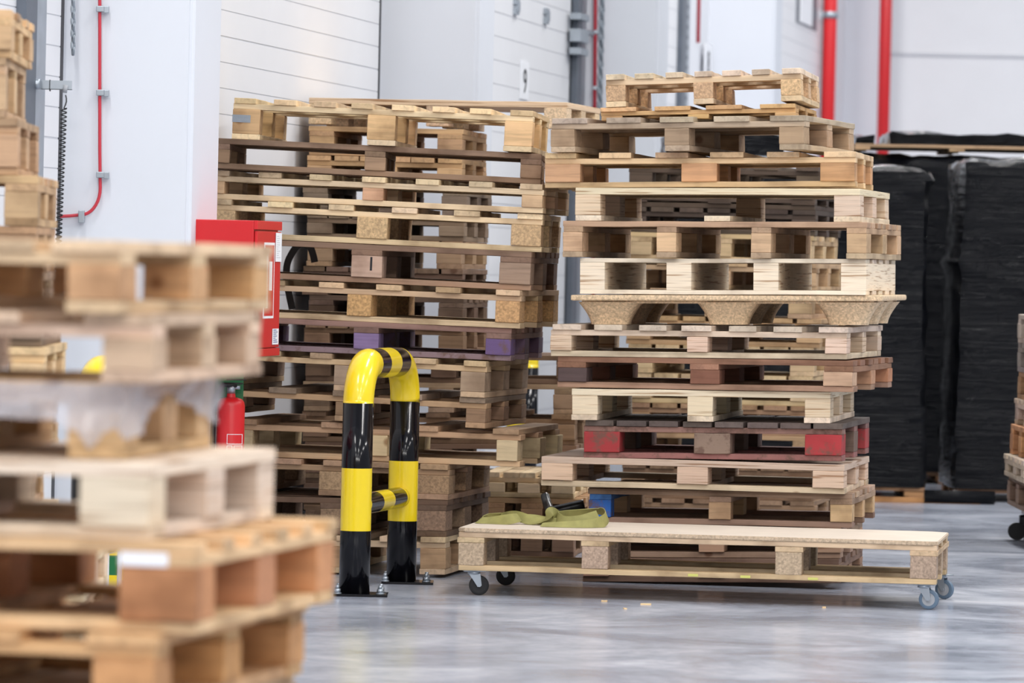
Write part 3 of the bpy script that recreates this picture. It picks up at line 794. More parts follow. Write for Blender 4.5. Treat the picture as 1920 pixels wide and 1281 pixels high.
# ---- left stack, from the top
Lk = [
 dict(xl=437, xr=1000, yl=183, yr=208, xs=1030, d=0.95, label='light new pallet with eight deck boards on top of the left stack',
      k=dict(deck='ends', nd=8, bwid=0.098, bw=0.12, bd=0.11, col=rgb(232, 206, 164), bcol=rgb(222, 182, 126), dcol=rgb(226, 196, 150), bottom='depth')),
 dict(xl=392, xr=1016, yl=258, yr=289, xs=1024, d=0.9, label='grey-brown weathered pallet second from the top of the left stack',
      k=dict(deck='edge', nd=6, bw=0.09, bwid=0.12, bd=0.12, col=rgb(148, 120, 96), bcol=rgb(158, 128, 100), bottom='across')),
 dict(xl=384, xr=1020, yl=318, yr=346, xs=1069, d=0.95, label='pale pallet with reddish centre block, third in the left stack',
      k=dict(deck='ends', nd=7, bwid=0.1, bw=0.09, bd=0.12, col=rgb(226, 200, 160), bcol=rgb(214, 178, 138), bottom='across', blockcols={(1, 0): (rgb(220, 168, 128), WOOD)})),
 dict(xl=384, xr=1018, yl=372, yr=402, xs=1052, d=0.95, label='pale pallet with chipboard blocks just above the cabinet height',
      k=dict(deck='ends', nd=6, bwid=0.11, bw=0.13, bd=0.13, col=rgb(228, 202, 160), bcol=rgb(204, 168, 122), bmat=CHIP, bottom='across')),
 dict(xl=382, xr=998, yl=444, yr=473, xs=1048, d=0.95, label='dark brown pallet marked with a handwritten 1 on its middle block',
      k=dict(deck='edge', nd=6, bw=0.135, bwid=0.12, bd=0.13, col=rgb(140, 110, 90), bcol=rgb(146, 120, 102), bottom='across', botcol=rgb(158, 124, 98), blockcols={(1, 0): (rgb(208, 176, 150), WOOD), (2, 0): (rgb(158, 130, 112), WOOD)})),
 dict(xl=376, xr=977, yl=519, yr=545, xs=1049, d=0.95, label='light-edged pallet with golden chipboard blocks above the purple one',
      k=dict(deck='ends', nd=6, bwid=0.11, bw=0.105, bd=0.13, col=rgb(206, 176, 136), bcol=rgb(206, 160, 100), bmat=CHIP, bottom='across', botcol=rgb(218, 190, 150))),
 dict(xl=416, xr=960, yl=592, yr=616, xs=1019, d=0.95, label='pallet with purple painted blocks and boards in the left stack',
      k=dict(deck='edge', nd=6, bw=0.11, bwid=0.12, bd=0.13, col=rgb(140, 108, 96), bcol=rgb(110, 88, 112), bmat=PAINT, bottom='across', botcol=rgb(138, 114, 120), botmat=PAINT,
             blockcols={(1, 0): (rgb(128, 106, 146), WOOD), (2, 0): (rgb(104, 82, 128), PAINT)})),
 dict(xl=392, xr=912, yl=652, yr=678, xs=992, d=0.95, label='light-edged pallet right beneath the purple painted one',
      k=dict(deck='ends', nd=6, bwid=0.1, bw=0.105, bd=0.13, col=rgb(196, 166, 130), bcol=rgb(172, 146, 120), bottom='depth')),
 dict(xl=386, xr=912, yl=720, yr=747, xs=988, d=0.95, label='brown open pallet level with the bollard black upper bands',
      k=dict(deck='ends', nd=5, bwid=0.12, bw=0.085, bd=0.13, col=rgb(172, 138, 104), bcol=rgb(150, 118, 92), dcol=rgb(146, 124, 104), bottom='depth')),
 dict(xl=430, xr=976, yl=785, yr=806, xs=1051, d=0.95, label='wide pallet with loose warped deck boards and pale right block',
      k=dict(deck='ends', nd=4, bwid=0.12, bw=0.09, bd=0.13, col=rgb(188, 152, 116), bcol=rgb(214, 190, 146), bottom='across', botcol=rgb(206, 172, 132), jx=0.03)),
 dict(xl=420, xr=842, yl=856, yr=872, xs=920, d=0.95, label='pallet with rough chipboard blocks behind the bollard crossbar',
      k=dict(deck='ends', nd=5, bwid=0.12, bw=0.145, bd=0.145, col=rgb(172, 138, 106), bcol=rgb(172, 138, 100), bmat=CHIP, bottom='depth')),
 dict(xl=420, xr=838, yl=929, yr=938, xs=917, d=0.95, label='dark pallet under the rough chipboard one in the left stack',
      k=dict(deck='edge', nd=6, bw=0.13, bwid=0.12, bd=0.145, col=rgb(120, 94, 76), bcol=rgb(150, 120, 92), bmat=CHIP, bottom='depth', blockcols={(0, 0): (rgb(170, 132, 100), WOOD)})),
 dict(xl=400, xr=835, yl=1001, yr=1008, xs=912, d=1.0, label='bottom pallet of the left stack on the floor beside the bollard',
      k=dict(deck='ends', nd=6, bwid=0.11, bw=0.11, bd=0.13, col=rgb(212, 184, 148), bcol=rgb(196, 158, 116), bottom='depth')),
]
stack(Lk, 22.25, 'pallets of the tall left stack', tag_='L')
s = Lk[4]; w_, d_, h_ = s['dims']
text_mesh('handwritten_number', '1', 0.085, INK, s['root'], front_mw(0.02, -d_ / 2 - 0.001, h_ * 0.48), 1.1)
s = Lk[0]; w_, d_, h_ = s['dims']; bm = bmesh.new()
bx(bm, -w_ / 2 + 0.0, -w_ / 2 + 0.078, -d_ / 2 - 0.002, -d_ / 2 + 0.002, h_ * .5 - .016, h_ * .5 + .016)
for q in range(9):
    for e in (0, 1): bx(bm, -w_ / 2 + .004 + q * .0083, -w_ / 2 + .007 + q * .0083, -d_ / 2 - 0.004, -d_ / 2 - 0.001, h_ * .5 - .014 + e * .018, h_ * .5 - .004 + e * .018)
obj('nail_plate', bm, GALV, s['root'])

# ---- blurred near stack at the left
def nk(xr, xs, yr, label, **k):
    w_ = k.pop('w', 0.8); d_ = k.pop('d', 1.15)
    return dict(xr=xr, xs=xs, yr=yr, w=w_, d=d_, label=label, k=k)
Nk = [
 nk(224, 510, 452, 'blurred pallet topping the foreground stack, tan with orange blocks', bw=0.105, bd=0.13, nd=5, bwid=0.14, col=rgb(220, 188, 148), bcol=rgb(212, 164, 112), bottom='depth'),
 nk(285, 492, 590, 'blurred beige pallet second from top of the foreground stack', w=1.2, d=1.0, bw=0.1, bd=0.13, nd=5, bwid=0.14, col=rgb(222, 192, 160), bcol=rgb(208, 178, 146), bottom='depth'),
 nk(238, 398, 716, 'blurred pallet with white plastic film hanging over its front', d=0.8, bw=0.115, bd=0.13, nd=5, bwid=0.14, col=rgb(224, 184, 132), bcol=rgb(228, 190, 140), bottom='depth'),
 nk(282, 518, 870, 'blurred whitish pallet with plywood blocks in the foreground stack', w=1.2, d=1.0, deck='sheet', bw=0.14, bd=0.13, col=rgb(228, 208, 186), bcol=rgb(226, 206, 184), bmat=PLY, dcol=rgb(230, 210, 188), bottom='perimeter'),
 nk(368, 630, 1020, 'blurred pallet with large orange brown blocks in the foreground stack', w=1.2, d=1.1, deck='edge', nd=6, bw=0.155, bd=0.14, col=rgb(226, 186, 136), bcol=rgb(206, 142, 92), bottom='perimeter'),
 nk(288, 572, 1192, 'blurred golden pallet at the lower edge of the photo', w=1.2, d=1.15, bw=0.125, bd=0.13, nd=5, bwid=0.14, col=rgb(214, 168, 112), bcol=rgb(220, 160, 96), bottom='perimeter'),
 nk(320, 560, 1340, 'foreground stack pallet two below the orange-blocked one', d=1.1, bw=0.1, nd=5, bwid=0.14, col=MID),
 nk(320, 560, 1485, 'foreground stack pallet second from the floor', d=1.1, bw=0.1, nd=5, bwid=0.14, col=MID),
 nk(320, 560, 1632, 'foreground stack pallet resting on the floor', d=1.1, bw=0.1, nd=5, bwid=0.14, col=MID),
]
stack(Nk, 10.5, 'pallets of the blurred foreground stack', tag_='N')
# plastic film over the third pallet
s = Nk[2]; w_, d_, h_ = s['dims']
bm = bmesh.new(); rnd = random.Random(5); path = []
n1, n2 = 34, 20
for k in range(n1 + 1): path.append((-w_ / 2 + w_ * k / n1, -d_ / 2 - 0.012 - 0.006 * math.sin(k * 1.3), k / n1))
for k in range(1, n2 + 1): path.append((w_ / 2 + 0.012 + 0.006 * math.sin(k), -d_ / 2 + d_ * 1.0 * k / n2, 1 + k / n2))
def flen(u):
    if u < 1: return 0.045 + 0.03 * math.sin(u * 9 + 1) + 0.035 * max(0, math.sin(u * 23)) + (0.05 if u > 0.9 else 0)
    t = u - 1; return 0.11 * (1 - t * 2.2) if t < 0.36 else (0.02 + 0.09 * max(0, t - 0.36) * 1.4)
cols_ = []
for (x, y, u) in path:
    L_ = flen(u); colv = []
    for q in range(5):
        colv.append(bm.verts.new((x + (0.010 * math.sin(q * 1.7 + u * 31) if u >= 1 else 0), y - (0.010 * math.sin(q * 1.9 + u * 37) if u < 1 else 0), h_ - 0.004 - L_ * q / 4)))
    cols_.append(colv)
for a_, b_ in zip(cols_, cols_[1:]):
    for q in range(4): bm.faces.new((a_[q], b_[q], b_[q + 1], a_[q + 1]))
fo = obj('plastic_film', bm, FILM, None, True); fo.matrix_world = s['root'].matrix_world.copy()
tag(fo, 'crumpled white plastic film hanging off the blurred third pallet', 'plastic film')
s = Nk[4]; w_, d_, h_ = s['dims']; bm = bmesh.new(); bx(bm, w_ / 2 - 0.15, w_ / 2 - 0.055, -d_ / 2 - 0.006, -d_ / 2 - 0.002, h_ - 0.046, h_ - 0.020)
obj('paper_label', bm, WHT, s['root'])

# ---- stack behind the foreground one, at the left edge
Mt = [(22, 62, 18, 'pale tan'), (10, 50, 108, 'grey tan'), (34, 74, 222, 'tan'), (72, 108, 330, 'light-topped'), (68, 104, 425, 'brown'), (78, 116, 512, 'dim grey'), (78, 116, 590, 'dark brown'),
      (84, 124, 652, 'honey coloured'), (70, 108, 735, 'brown'), (72, 110, 812, 'tan'), (50, 84, 888, 'brown'), (72, 112, 965, 'pale'), (158, 205, 1042, 'splintered cream'), (150, 196, 1130, 'tan'), (150, 196, 1220, 'tan')]
MCOL = [rgb(214, 176, 128), rgb(206, 172, 130), rgb(198, 160, 120), rgb(206, 168, 122), rgb(190, 150, 110), rgb(176, 148, 120), rgb(132, 108, 84), rgb(226, 190, 140), rgb(170, 136, 104), rgb(196, 160, 116), rgb(186, 150, 112), rgb(214, 186, 150), rgb(230, 204, 168), MID, MID]
ordn = ['topmost', 'second', 'third', 'fourth', 'fifth', 'sixth', 'seventh', 'eighth', 'ninth', 'tenth', 'eleventh', 'twelfth', 'thirteenth', 'fourteenth', 'fifteenth', 'sixteenth']
Mk = []
for i, (xr, xs, y, lk) in enumerate(Mt):
    Mk.append(dict(xr=xr, xs=xs, yr=y, w=0.7 if i < 2 else 0.8, d=1.0, label='%s pallet at the left photo edge behind the foreground stack, %s from its top' % (lk, ordn[i]),
                   k=dict(deck='ends' if i % 3 else 'edge', nd=5, bwid=0.13, bw=0.1, col=MCOL[i], bottom='depth' if i % 2 else 'perimeter')))
stack(Mk, 15.8, 'pallets of the stack at the left photo edge', tag_='M')

# ---- stacks behind the two tall ones
def bgstack(x0, x1, tops, Dc, d, xs_off, cols, group, labf, seed=0, bw=0.12, first=None):
    rnd = random.Random(seed); sp = []
    for i, y in enumerate(tops):
        a = rnd.uniform(-8, 8); b = rnd.uniform(-8, 8)
        kind = rnd.choice(['ends', 'ends', 'edge'])
        s_ = dict(xl=x0 + a, xr=x1 + b, yl=y - 1, yr=y + (x1 - x0) * 0.022 - 1, xs=x1 + b + xs_off, d=d, label=labf(i), seed=seed + i,
                  k=dict(deck=kind, nd=rnd.choice([5, 6, 7]), bwid=0.12, bw=bw, bd=0.12, col=cols[i % len(cols)], bottom=rnd.choice(['depth', 'across', 'perimeter'])))
        if first and i in first: s_.update(first[i])
        sp.append(s_)
    return stack(sp, Dc, group, tag_=group[:12])
C1 = [rgb(206, 176, 138), rgb(196, 156, 112), rgb(206, 164, 116), rgb(140, 120, 102), rgb(150, 126, 104), rgb(178, 144, 108), rgb(128, 102, 82), rgb(120, 96, 78), rgb(150, 118, 88), rgb(126, 98, 76), rgb(170, 140, 110), rgb(150, 118, 90), rgb(140, 110, 86), rgb(130, 104, 82), rgb(140, 110, 86)]
tops1 = [182, 237, 292, 344, 400, 448, 500, 554, 606, 662, 716, 772, 830, 888, 948]
bgstack(574, 872, tops1, 24.6, 0.85, 46, C1, 'pallets of the stack behind the left stack',
        lambda i: ('long pale pallet reaching toward the right stack, topmost behind the left stack' if i == 0 else 'brown pallet in the stack seen through the left stack, %s from its top' % ordn[i]), 11,
        first={0: dict(xl=579, xr=1064, yl=183, yr=192, xs=1126, h=0.125, k=dict(deck='sheet', bw=0.11, bd=0.12, col=rgb(216, 184, 146), bmat=CHIP, dcol=rgb(216, 188, 150), bottom='none', nd=7)),
               9: dict(xr=1090, xs=1122), 10: dict(xr=1086, xs=1120), 7: dict(), 12: dict(xr=1080, xs=1118), 13: dict(xr=1084, xs=1120), 11: dict(xr=1078, xs=1116)})
C2 = [rgb(96, 80, 66), rgb(90, 74, 62), rgb(86, 72, 62), rgb(206, 176, 132), rgb(190, 158, 118), rgb(200, 166, 124), rgb(196, 158, 112), rgb(206, 176, 130), rgb(214, 186, 140), rgb(170, 134, 98), rgb(186, 150, 108), rgb(150, 118, 88), rgb(160, 128, 98)]
tops2 = [306, 358, 388, 436, 488, 540, 592, 646, 700, 756, 812, 870, 934]
bgstack(1172, 1530, tops2, 26.2, 1.1, 48, C2, 'pallets of the stack behind the right stack',
        lambda i: ('dark weathered' if i < 3 else 'pale') + ' pallet in the stack seen through the right stack, %s from its top' % ordn[i], 23)
# low pallets between the stacks
tops3 = [886, 934, 986]
bgstack(914, 1082, tops3, 23.8, 0.8, 30, [rgb(226, 200, 156), rgb(176, 138, 98), rgb(150, 118, 92)], 'low pallets between the two tall stacks',
        lambda i: ['cream topped', 'brown', 'dim'][i] + ' low pallet on the floor between the two tall stacks, %s from its top' % ordn[i], 31, bw=0.1)
print('pallets done')

# ------------------------------------------------------------------ the wheeled platform
DL, DR = 20.57, 20.30
A = P(858, 990, DL); B = P(1759, 1016, DR)
th = math.atan2(DL - DR, B.x - A.x); W_ = (Vector((A.x, A.y, 0)) - Vector((B.x, B.y, 0))).length; dd = 0.80
zu = 0.102
root = empty('wheeled_platform', (0, 0, 0)); tag(root, 'long low wooden platform on four casters with a pale board deck', 'platform dolly')
ztop = (A.z + B.z) / 2
mid = Vector(((A.x + B.x) / 2, (A.y + B.y) / 2, 0)) + Vector((math.sin(th), math.cos(th), 0)) * dd / 2
root.location = (mid.x, mid.y, 0); root.rotation_euler = (0, 0, -th)
rnd = random.Random(77); tb = 0.02; zt = ztop
bm = bmesh.new()
ch = 0.05; hw, hd = W_ / 2, dd / 2
outl = [(-hw, -hd + .03), (-hw + .03, -hd), (hw - .02, -hd), (hw, -hd + .02), (hw, hd - ch), (hw - ch * 1.4, hd), (-hw + ch * 1.4, hd), (-hw, hd - ch)]
lo = [bm.verts.new((x, y, zt - 0.017)) for x, y in outl]; hi = [bm.verts.new((x, y, zt)) for x, y in outl]
bm.faces.new(hi); bm.faces.new(lo[::-1])
for k in range(8): bm.faces.new((lo[k], lo[(k + 1) % 8], hi[(k + 1) % 8], hi[k]))
fix(bm); bmesh.ops.bevel(bm, geom=[e for e in bm.edges if abs(e.verts[0].co.z - e.verts[1].co.z) < 1e-5], offset=0.003, segments=2, affect='EDGES')
bm.normal_update()
for f in bm.faces:
    if abs(f.normal.z) < 0.8: f.material_index = 1
o = obj('deck_sheet', bm, [plain('worn_board_sheet', rgb(204, 191, 176), 0.75, noise=0.06, nscale=7, spec=0.25), CHIP], root); o.color = rgb(196, 174, 148)
z1 = zt - 0.017
for y in (-hd + .06, 0, hd - .06): piece(root, 'deck_board', W_ - 0.01, 0.11, 0.021, 0, y, z1 - 0.0105, rgb(222, 194, 154), None, False, rnd)
z1 -= 0.021
bxs = [(-hw + .055, .11), (-hw + .557, .112), (-hw + 1.335, .112), (hw - .057, .112)]
for x, bw_ in bxs:
    piece(root, 'stringer_board', bw_, dd - 0.01, 0.021, x, 0, z1 - 0.0105, rgb(216, 186, 148), None, True, rnd)
z1 -= 0.021
for x, bw_ in bxs:
    for y in (-hd + .055, 0, hd - .055):
        piece(root, 'block', bw_ - .006, 0.1, z1 - zu - 0.021 - 0.0006, x, y, (z1 + zu + 0.021) / 2, rgb(182, 156, 128), CHIP, False, rnd, 0.003)
for y in (-hd + .055, 0, hd - .055): piece(root, 'bottom_board', W_ - 0.01, 0.1, 0.021, 0, y, zu + 0.0105, rgb(216, 186, 144), None, False, rnd)
LIME = plain('lime_marker', rgb(205, 204, 112), 0.7)
for x in (0.05 - .08, 0.18, 0.45):
    bm = bmesh.new(); bx(bm, x, x + 0.04, -hd + .0035, -hd + .0052, zu + .004, zu + .014); obj('paint_mark', bm, LIME, root)
def caster(x, y, rot, tyre, rim, label=None):
    c = bpy.data.objects.new('caster', None); link(c, root); c.location = (x, y, zu); c.rotation_euler = (0, 0, rot)
    # rim faces -y; swivel offset along +x
    bm = bmesh.new(); bx(bm, -0.045, 0.045, -0.035, 0.035, -0.005, -0.0005, bev=0.001); cyl(bm, (0, 0, -0.016), (0, 0, -0.004), 0.026)
    obj('swivel_plate', bm, GALV, c)
    bm = bmesh.new()
    for s_ in (-1, 1):
        yy = s_ * 0.017
        vs = [(-0.022, -0.014), (0.024, -0.014), (0.030, -0.062), (0.014, -0.068)]
        f0 = [bm.verts.new((px_, yy - 0.0015, pz_)) for px_, pz_ in vs]; f1 = [bm.verts.new((px_, yy + 0.0015, pz_)) for px_, pz_ in vs]
        bm.faces.new(f0); bm.faces.new(f1[::-1])
        for k in range(4): bm.faces.new((f0[k], f0[(k + 1) % 4], f1[(k + 1) % 4], f1[k]))
    cyl(bm, (0.021, -0.022, -0.0615), (0.021, 0.022, -0.0615), 0.006, 12)
    fix(bm); obj('fork', bm, GALV, c)
    wl = bpy.data.objects.new('wheel', None)
    bm = bmesh.new(); ct = Vector((0.021, 0, -0.0615)); R_ = 0.0400
    pr = [(0.026, -0.012), (0.031, -0.0125), (0.0385, -0.010), (R_, -0.006), (R_, 0.006), (0.0385, 0.010), (0.031, 0.0125), (0.026, 0.012)]
    rings = [[bm.verts.new(ct + Vector((r * math.cos(2 * math.pi * k / 32), yy, r * math.sin(2 * math.pi * k / 32)))) for k in range(32)] for r, yy in pr]
    for i in range(len(pr)):
        a_, b_ = rings[i], rings[(i + 1) % len(pr)]
        for k in range(32): bm.faces.new((a_[k], a_[(k + 1) % 32], b_[(k + 1) % 32], b_[k]))
    fix(bm); wh = obj('tyre', bm, tyre, c, True)
    bm = bmesh.new(); cyl(bm, ct + Vector((0, -0.011, 0)), ct + Vector((0, 0.011, 0)), 0.027, 28); cyl(bm, ct + Vector((0, -0.014, 0)), ct + Vector((0, 0.014, 0)), 0.012, 16)
    obj('wheel_hub', bm, rim, c)
caster(-hw + 0.062, -hd + 0.06, 0.25, BRUB, BRUB)
caster(-hw + 0.075, hd - 0.07, 0.2, BRUB, BRUB)
caster(hw - 0.055, -hd + 0.055, -0.12, GRUB, LRUB)
caster(hw - 0.03, hd - 0.06, -0.4, GRUB, LRUB)
dolly = root

# olive webbing sling lying on the platform
def ribbon(bm, pts, wid, normals, th_=0.003):
    rows = []
    for i, p in enumerate(pts):
        p = Vector(p); t = (Vector(pts[min(i + 1, len(pts) - 1)]) - Vector(pts[max(i - 1, 0)])).normalized()
        nrm = Vector(normals[i]).normalized(); s_ = t.cross(nrm).normalized()
        hw_ = s_ * wid / 2; o_ = nrm * th_ / 2
        rows.append([bm.verts.new(p + q) for q in (-hw_ - o_, hw_ - o_, hw_ + o_, -hw_ + o_)])
    for a_, b_ in zip(rows, rows[1:]):
        for k in range(4): bm.faces.new((a_[k], a_[(k + 1) % 4], b_[(k + 1) % 4], b_[k]))
    bm.faces.new(rows[0][::-1]); bm.faces.new(rows[-1])
def smooth_pts(ctrl, n=8):
    out = []; c = [Vector(p) for p in ctrl]
    for i in range(len(c) - 1):
        p0 = c[max(i - 1, 0)]; p1 = c[i]; p2 = c[i + 1]; p3 = c[min(i + 2, len(c) - 1)]
        for k in range(n):
            t = k / n
            out.append(0.5 * ((2 * p1) + (p2 - p0) * t + (2 * p0 - 5 * p1 + 4 * p2 - p3) * t * t + (3 * p1 - p0 - 3 * p2 + p3) * t ** 3))
    out.append(c[-1]); return out
def webbing(ctrl, twist, wid):
    pts = smooth_pts(ctrl, 8); n = len(pts); nr = []
    for i in range(n):
        u = i / (n - 1) * (len(twist) - 1); k = min(int(u), len(twist) - 2); f_ = u - k
        a_ = math.radians(twist[k] * (1 - f_) + twist[k + 1] * f_)
        t = (pts[min(i + 1, n - 1)] - pts[max(i - 1, 0)]).normalized()
        side = t.cross(Vector((0, 0, 1)))
        side = side.normalized() if side.length > 0.05 else Vector((0, -1, 0))
        nr.append(Vector((0, 0, 1)) * math.cos(a_) + side * math.sin(a_))
    return pts, nr
sroot = empty('lifting_sling', (0, 0, 0)); tag(sroot, 'olive green webbing sling crumpled on the left of the platform deck', 'sling')
sroot.matrix_world = Matrix.Translation((root.location.x, root.location.y, ztop)) @ Matrix.Rotation(-th, 4, 'Z')
x_ = lambda px: (px - 858) / 901 * W_ - hw
Yb, Yf = hd * 0.35, -hd * 0.1
seqs = [
 ([(x_(955), Yb, .012), (x_(915), Yb - .02, .028), (x_(885), Yb - .08, .018), (x_(872), Yb - .16, .012), (x_(890), Yf, .010), (x_(930), Yf - .02, .022), (x_(960), Yf + .06, .03), (x_(1000), Yf + .02, .016), (x_(1040), Yf - .02, .018)], [60, 20, 75, 40, 55, 80, 25, 70, 20], 0.042),
 ([(x_(905), Yb - .05, .02), (x_(940), Yf + .05, .034), (x_(975), Yf + .02, .018), (x_(1000), Yf, .026), (x_(1012), Yf, .058), (x_(1022), Yf + .03, .040), (x_(1035), Yf + .02, .010)], [70, 85, 50, 20, 50, 120, 40], 0.042),
 ([(x_(1000), Yf - .10, .004), (x_(1040), Yf - .11, .006), (x_(1080), Yf - .10, .010), (x_(1104), Yf - .06, .016), (x_(1118), Yf, .035), (x_(1112), Yf + .08, .054), (x_(1095), Yf + .1, .06), (x_(1065), Yf + .06, .048), (x_(1035), Yf + .04, .040), (x_(1024), Yf, .034), (x_(1040), Yf - .05, .022), (x_(1075), Yf - .06, .03), (x_(1104), Yf - .02, .048)], [25, 45, 60, 75, 80, 60, 30, 60, 70, 80, 60, 55, 60], 0.048),
]
for ct, tw, wd in seqs:
    pts, nr = webbing(ct, tw, wd); bm = bmesh.new(); ribbon(bm, pts, wd, nr)
    mz = 0
    for v in bm.verts:
        if v.co.z < 0.0015: v.co.z = 0.0015
    obj('webbing_loop', fix(bm), STRAPM, sroot, True)

# ------------------------------------------------------------------ hoop bollards
def bollard(pa, pb, r, hgt, label, group='yellow and black guard hoops', bands=(0.26, 0.51, 0.77)):
    """pa, pb: feet on the floor"""
    root = empty('guard_hoop', ((pa.x + pb.x) / 2, (pa.y + pb.y) / 2, 0)); tag(root, label, 'bollard', group)
    pa = Vector((pa.x, pa.y, 0)) - root.location; pb = Vector((pb.x, pb.y, 0)) - root.location
    d_ = (pb - pa); L_ = d_.length; d_.normalize(); Rb = 0.17
    zs = [0.008] ; pts = []; mats = []
    def add(p, m_): pts.append(p); mats.append(m_)
    marks = [0.008, bands[0], bands[0], bands[1], bands[1], bands[2], bands[2], hgt - r - Rb]
    mi = [1, 0, 1, 0]
    zseq = [(0.008, 1), (bands[0] - 0.0005, 0), (bands[1] - 0.0005, 1), (bands[2] - 0.0005, 0)]
    for z, m_ in zseq: add(pa + Vector((0, 0, z)), m_)
    zc = hgt - r - Rb
    n = 12
    for k in range(n + 1):
        a_ = math.pi / 2 * k / n
        add(pa + d_ * (Rb - Rb * math.cos(a_)) + Vector((0, 0, zc + Rb * math.sin(a_))), 0 if k < n else 1)
    span = L_ - 2 * Rb
    add(pa + d_ * (Rb + span * 0.3) + Vector((0, 0, zc + Rb)), 0)
    add(pa + d_ * (Rb + span * 0.68) + Vector((0, 0, zc + Rb)), 1)
    for k in range(n + 1):
        a_ = math.pi / 2 * (1 - k / n)
        add(pb - d_ * (Rb - Rb * math.cos(a_)) + Vector((0, 0, zc + Rb * math.sin(a_))), 0)
    for z, m_ in ((bands[2], 1), (bands[1], 0), (bands[0], 1), (0.008, 1)): add(pb + Vector((0, 0, z)), m_)
    bm = bmesh.new(); tube(bm, pts, r, 40, mats=lambda i: mats[i]); fix(bm)
    obj('hoop', bm, [YEL, BLK], root, False)
    zb_ = 0.36; bm = bmesh.new(); rr = 0.043
    q = [r * 0.9, r + 0.04, r + (L_ - 2 * r) * 0.36, r + (L_ - 2 * r) * 0.64, L_ - r - 0.04, L_ - r * 0.9]
    tube(bm, [pa + d_ * t + Vector((0, 0, zb_)) for t in q], rr, 28, mats=lambda i: [0, 1, 0, 1, 0][i]); fix(bm)
    obj('crossbar', bm, [YEL, BLK], root)
    for e, pp_ in enumerate((pa, pb)):
        bm = bmesh.new(); bx(bm, -0.06 - 0.02, 0.06 + 0.075, -0.09, 0.09, 0.0, 0.010, bev=0.002)
        bp_ = obj('base_plate', bm, BLK, root); bp_.location = pp_
        for (sx, sy) in ((0.105, -0.045), (-0.065, -0.07), (0.105, 0.07), (-0.065, 0.07)) :
            bm = bmesh.new(); cyl(bm, (0, 0, 0.0), (0, 0, 0.004), 0.017, 20); cyl(bm, (0, 0, 0.004), (0, 0, 0.020), 0.0135, 6); cyl(bm, (0, 0, 0.02), (0, 0, 0.034), 0.0075, 12)
            bo = obj('anchor_bolt', bm, GALV, bp_); bo.location = (sx, sy, 0.010)
pa = P(664, 1117, 20.45); pb = P(752, 1094, 21.2)
D1 = CAM_H * F / (1117 - hy(664)); D2 = CAM_H * F / (1094 - hy(752))
pa = P(664, 1117, D1); pb = P(752, 1094, D2)
bollard(pa, pb, 0.0615, 0.985, 'glossy yellow and black guard hoop standing before the left stack')
Dq = 17.2; pa = P(166, 900, Dq); pb = pa + Vector((0.12, 0.74, 0))
bollard(pa, pb, 0.059, 1.0, 'guard hoop mostly hidden behind the foreground stack', bands=(0.2, 0.45, 0.72))
pa = P(986, 900, 28.6); pb = pa + Vector((-0.06, 0.74, 0))
bollard(pa, pb, 0.057, 0.98, 'guard hoop glimpsed in the gap between the two tall stacks', bands=(0.26, 0.48, 0.76))

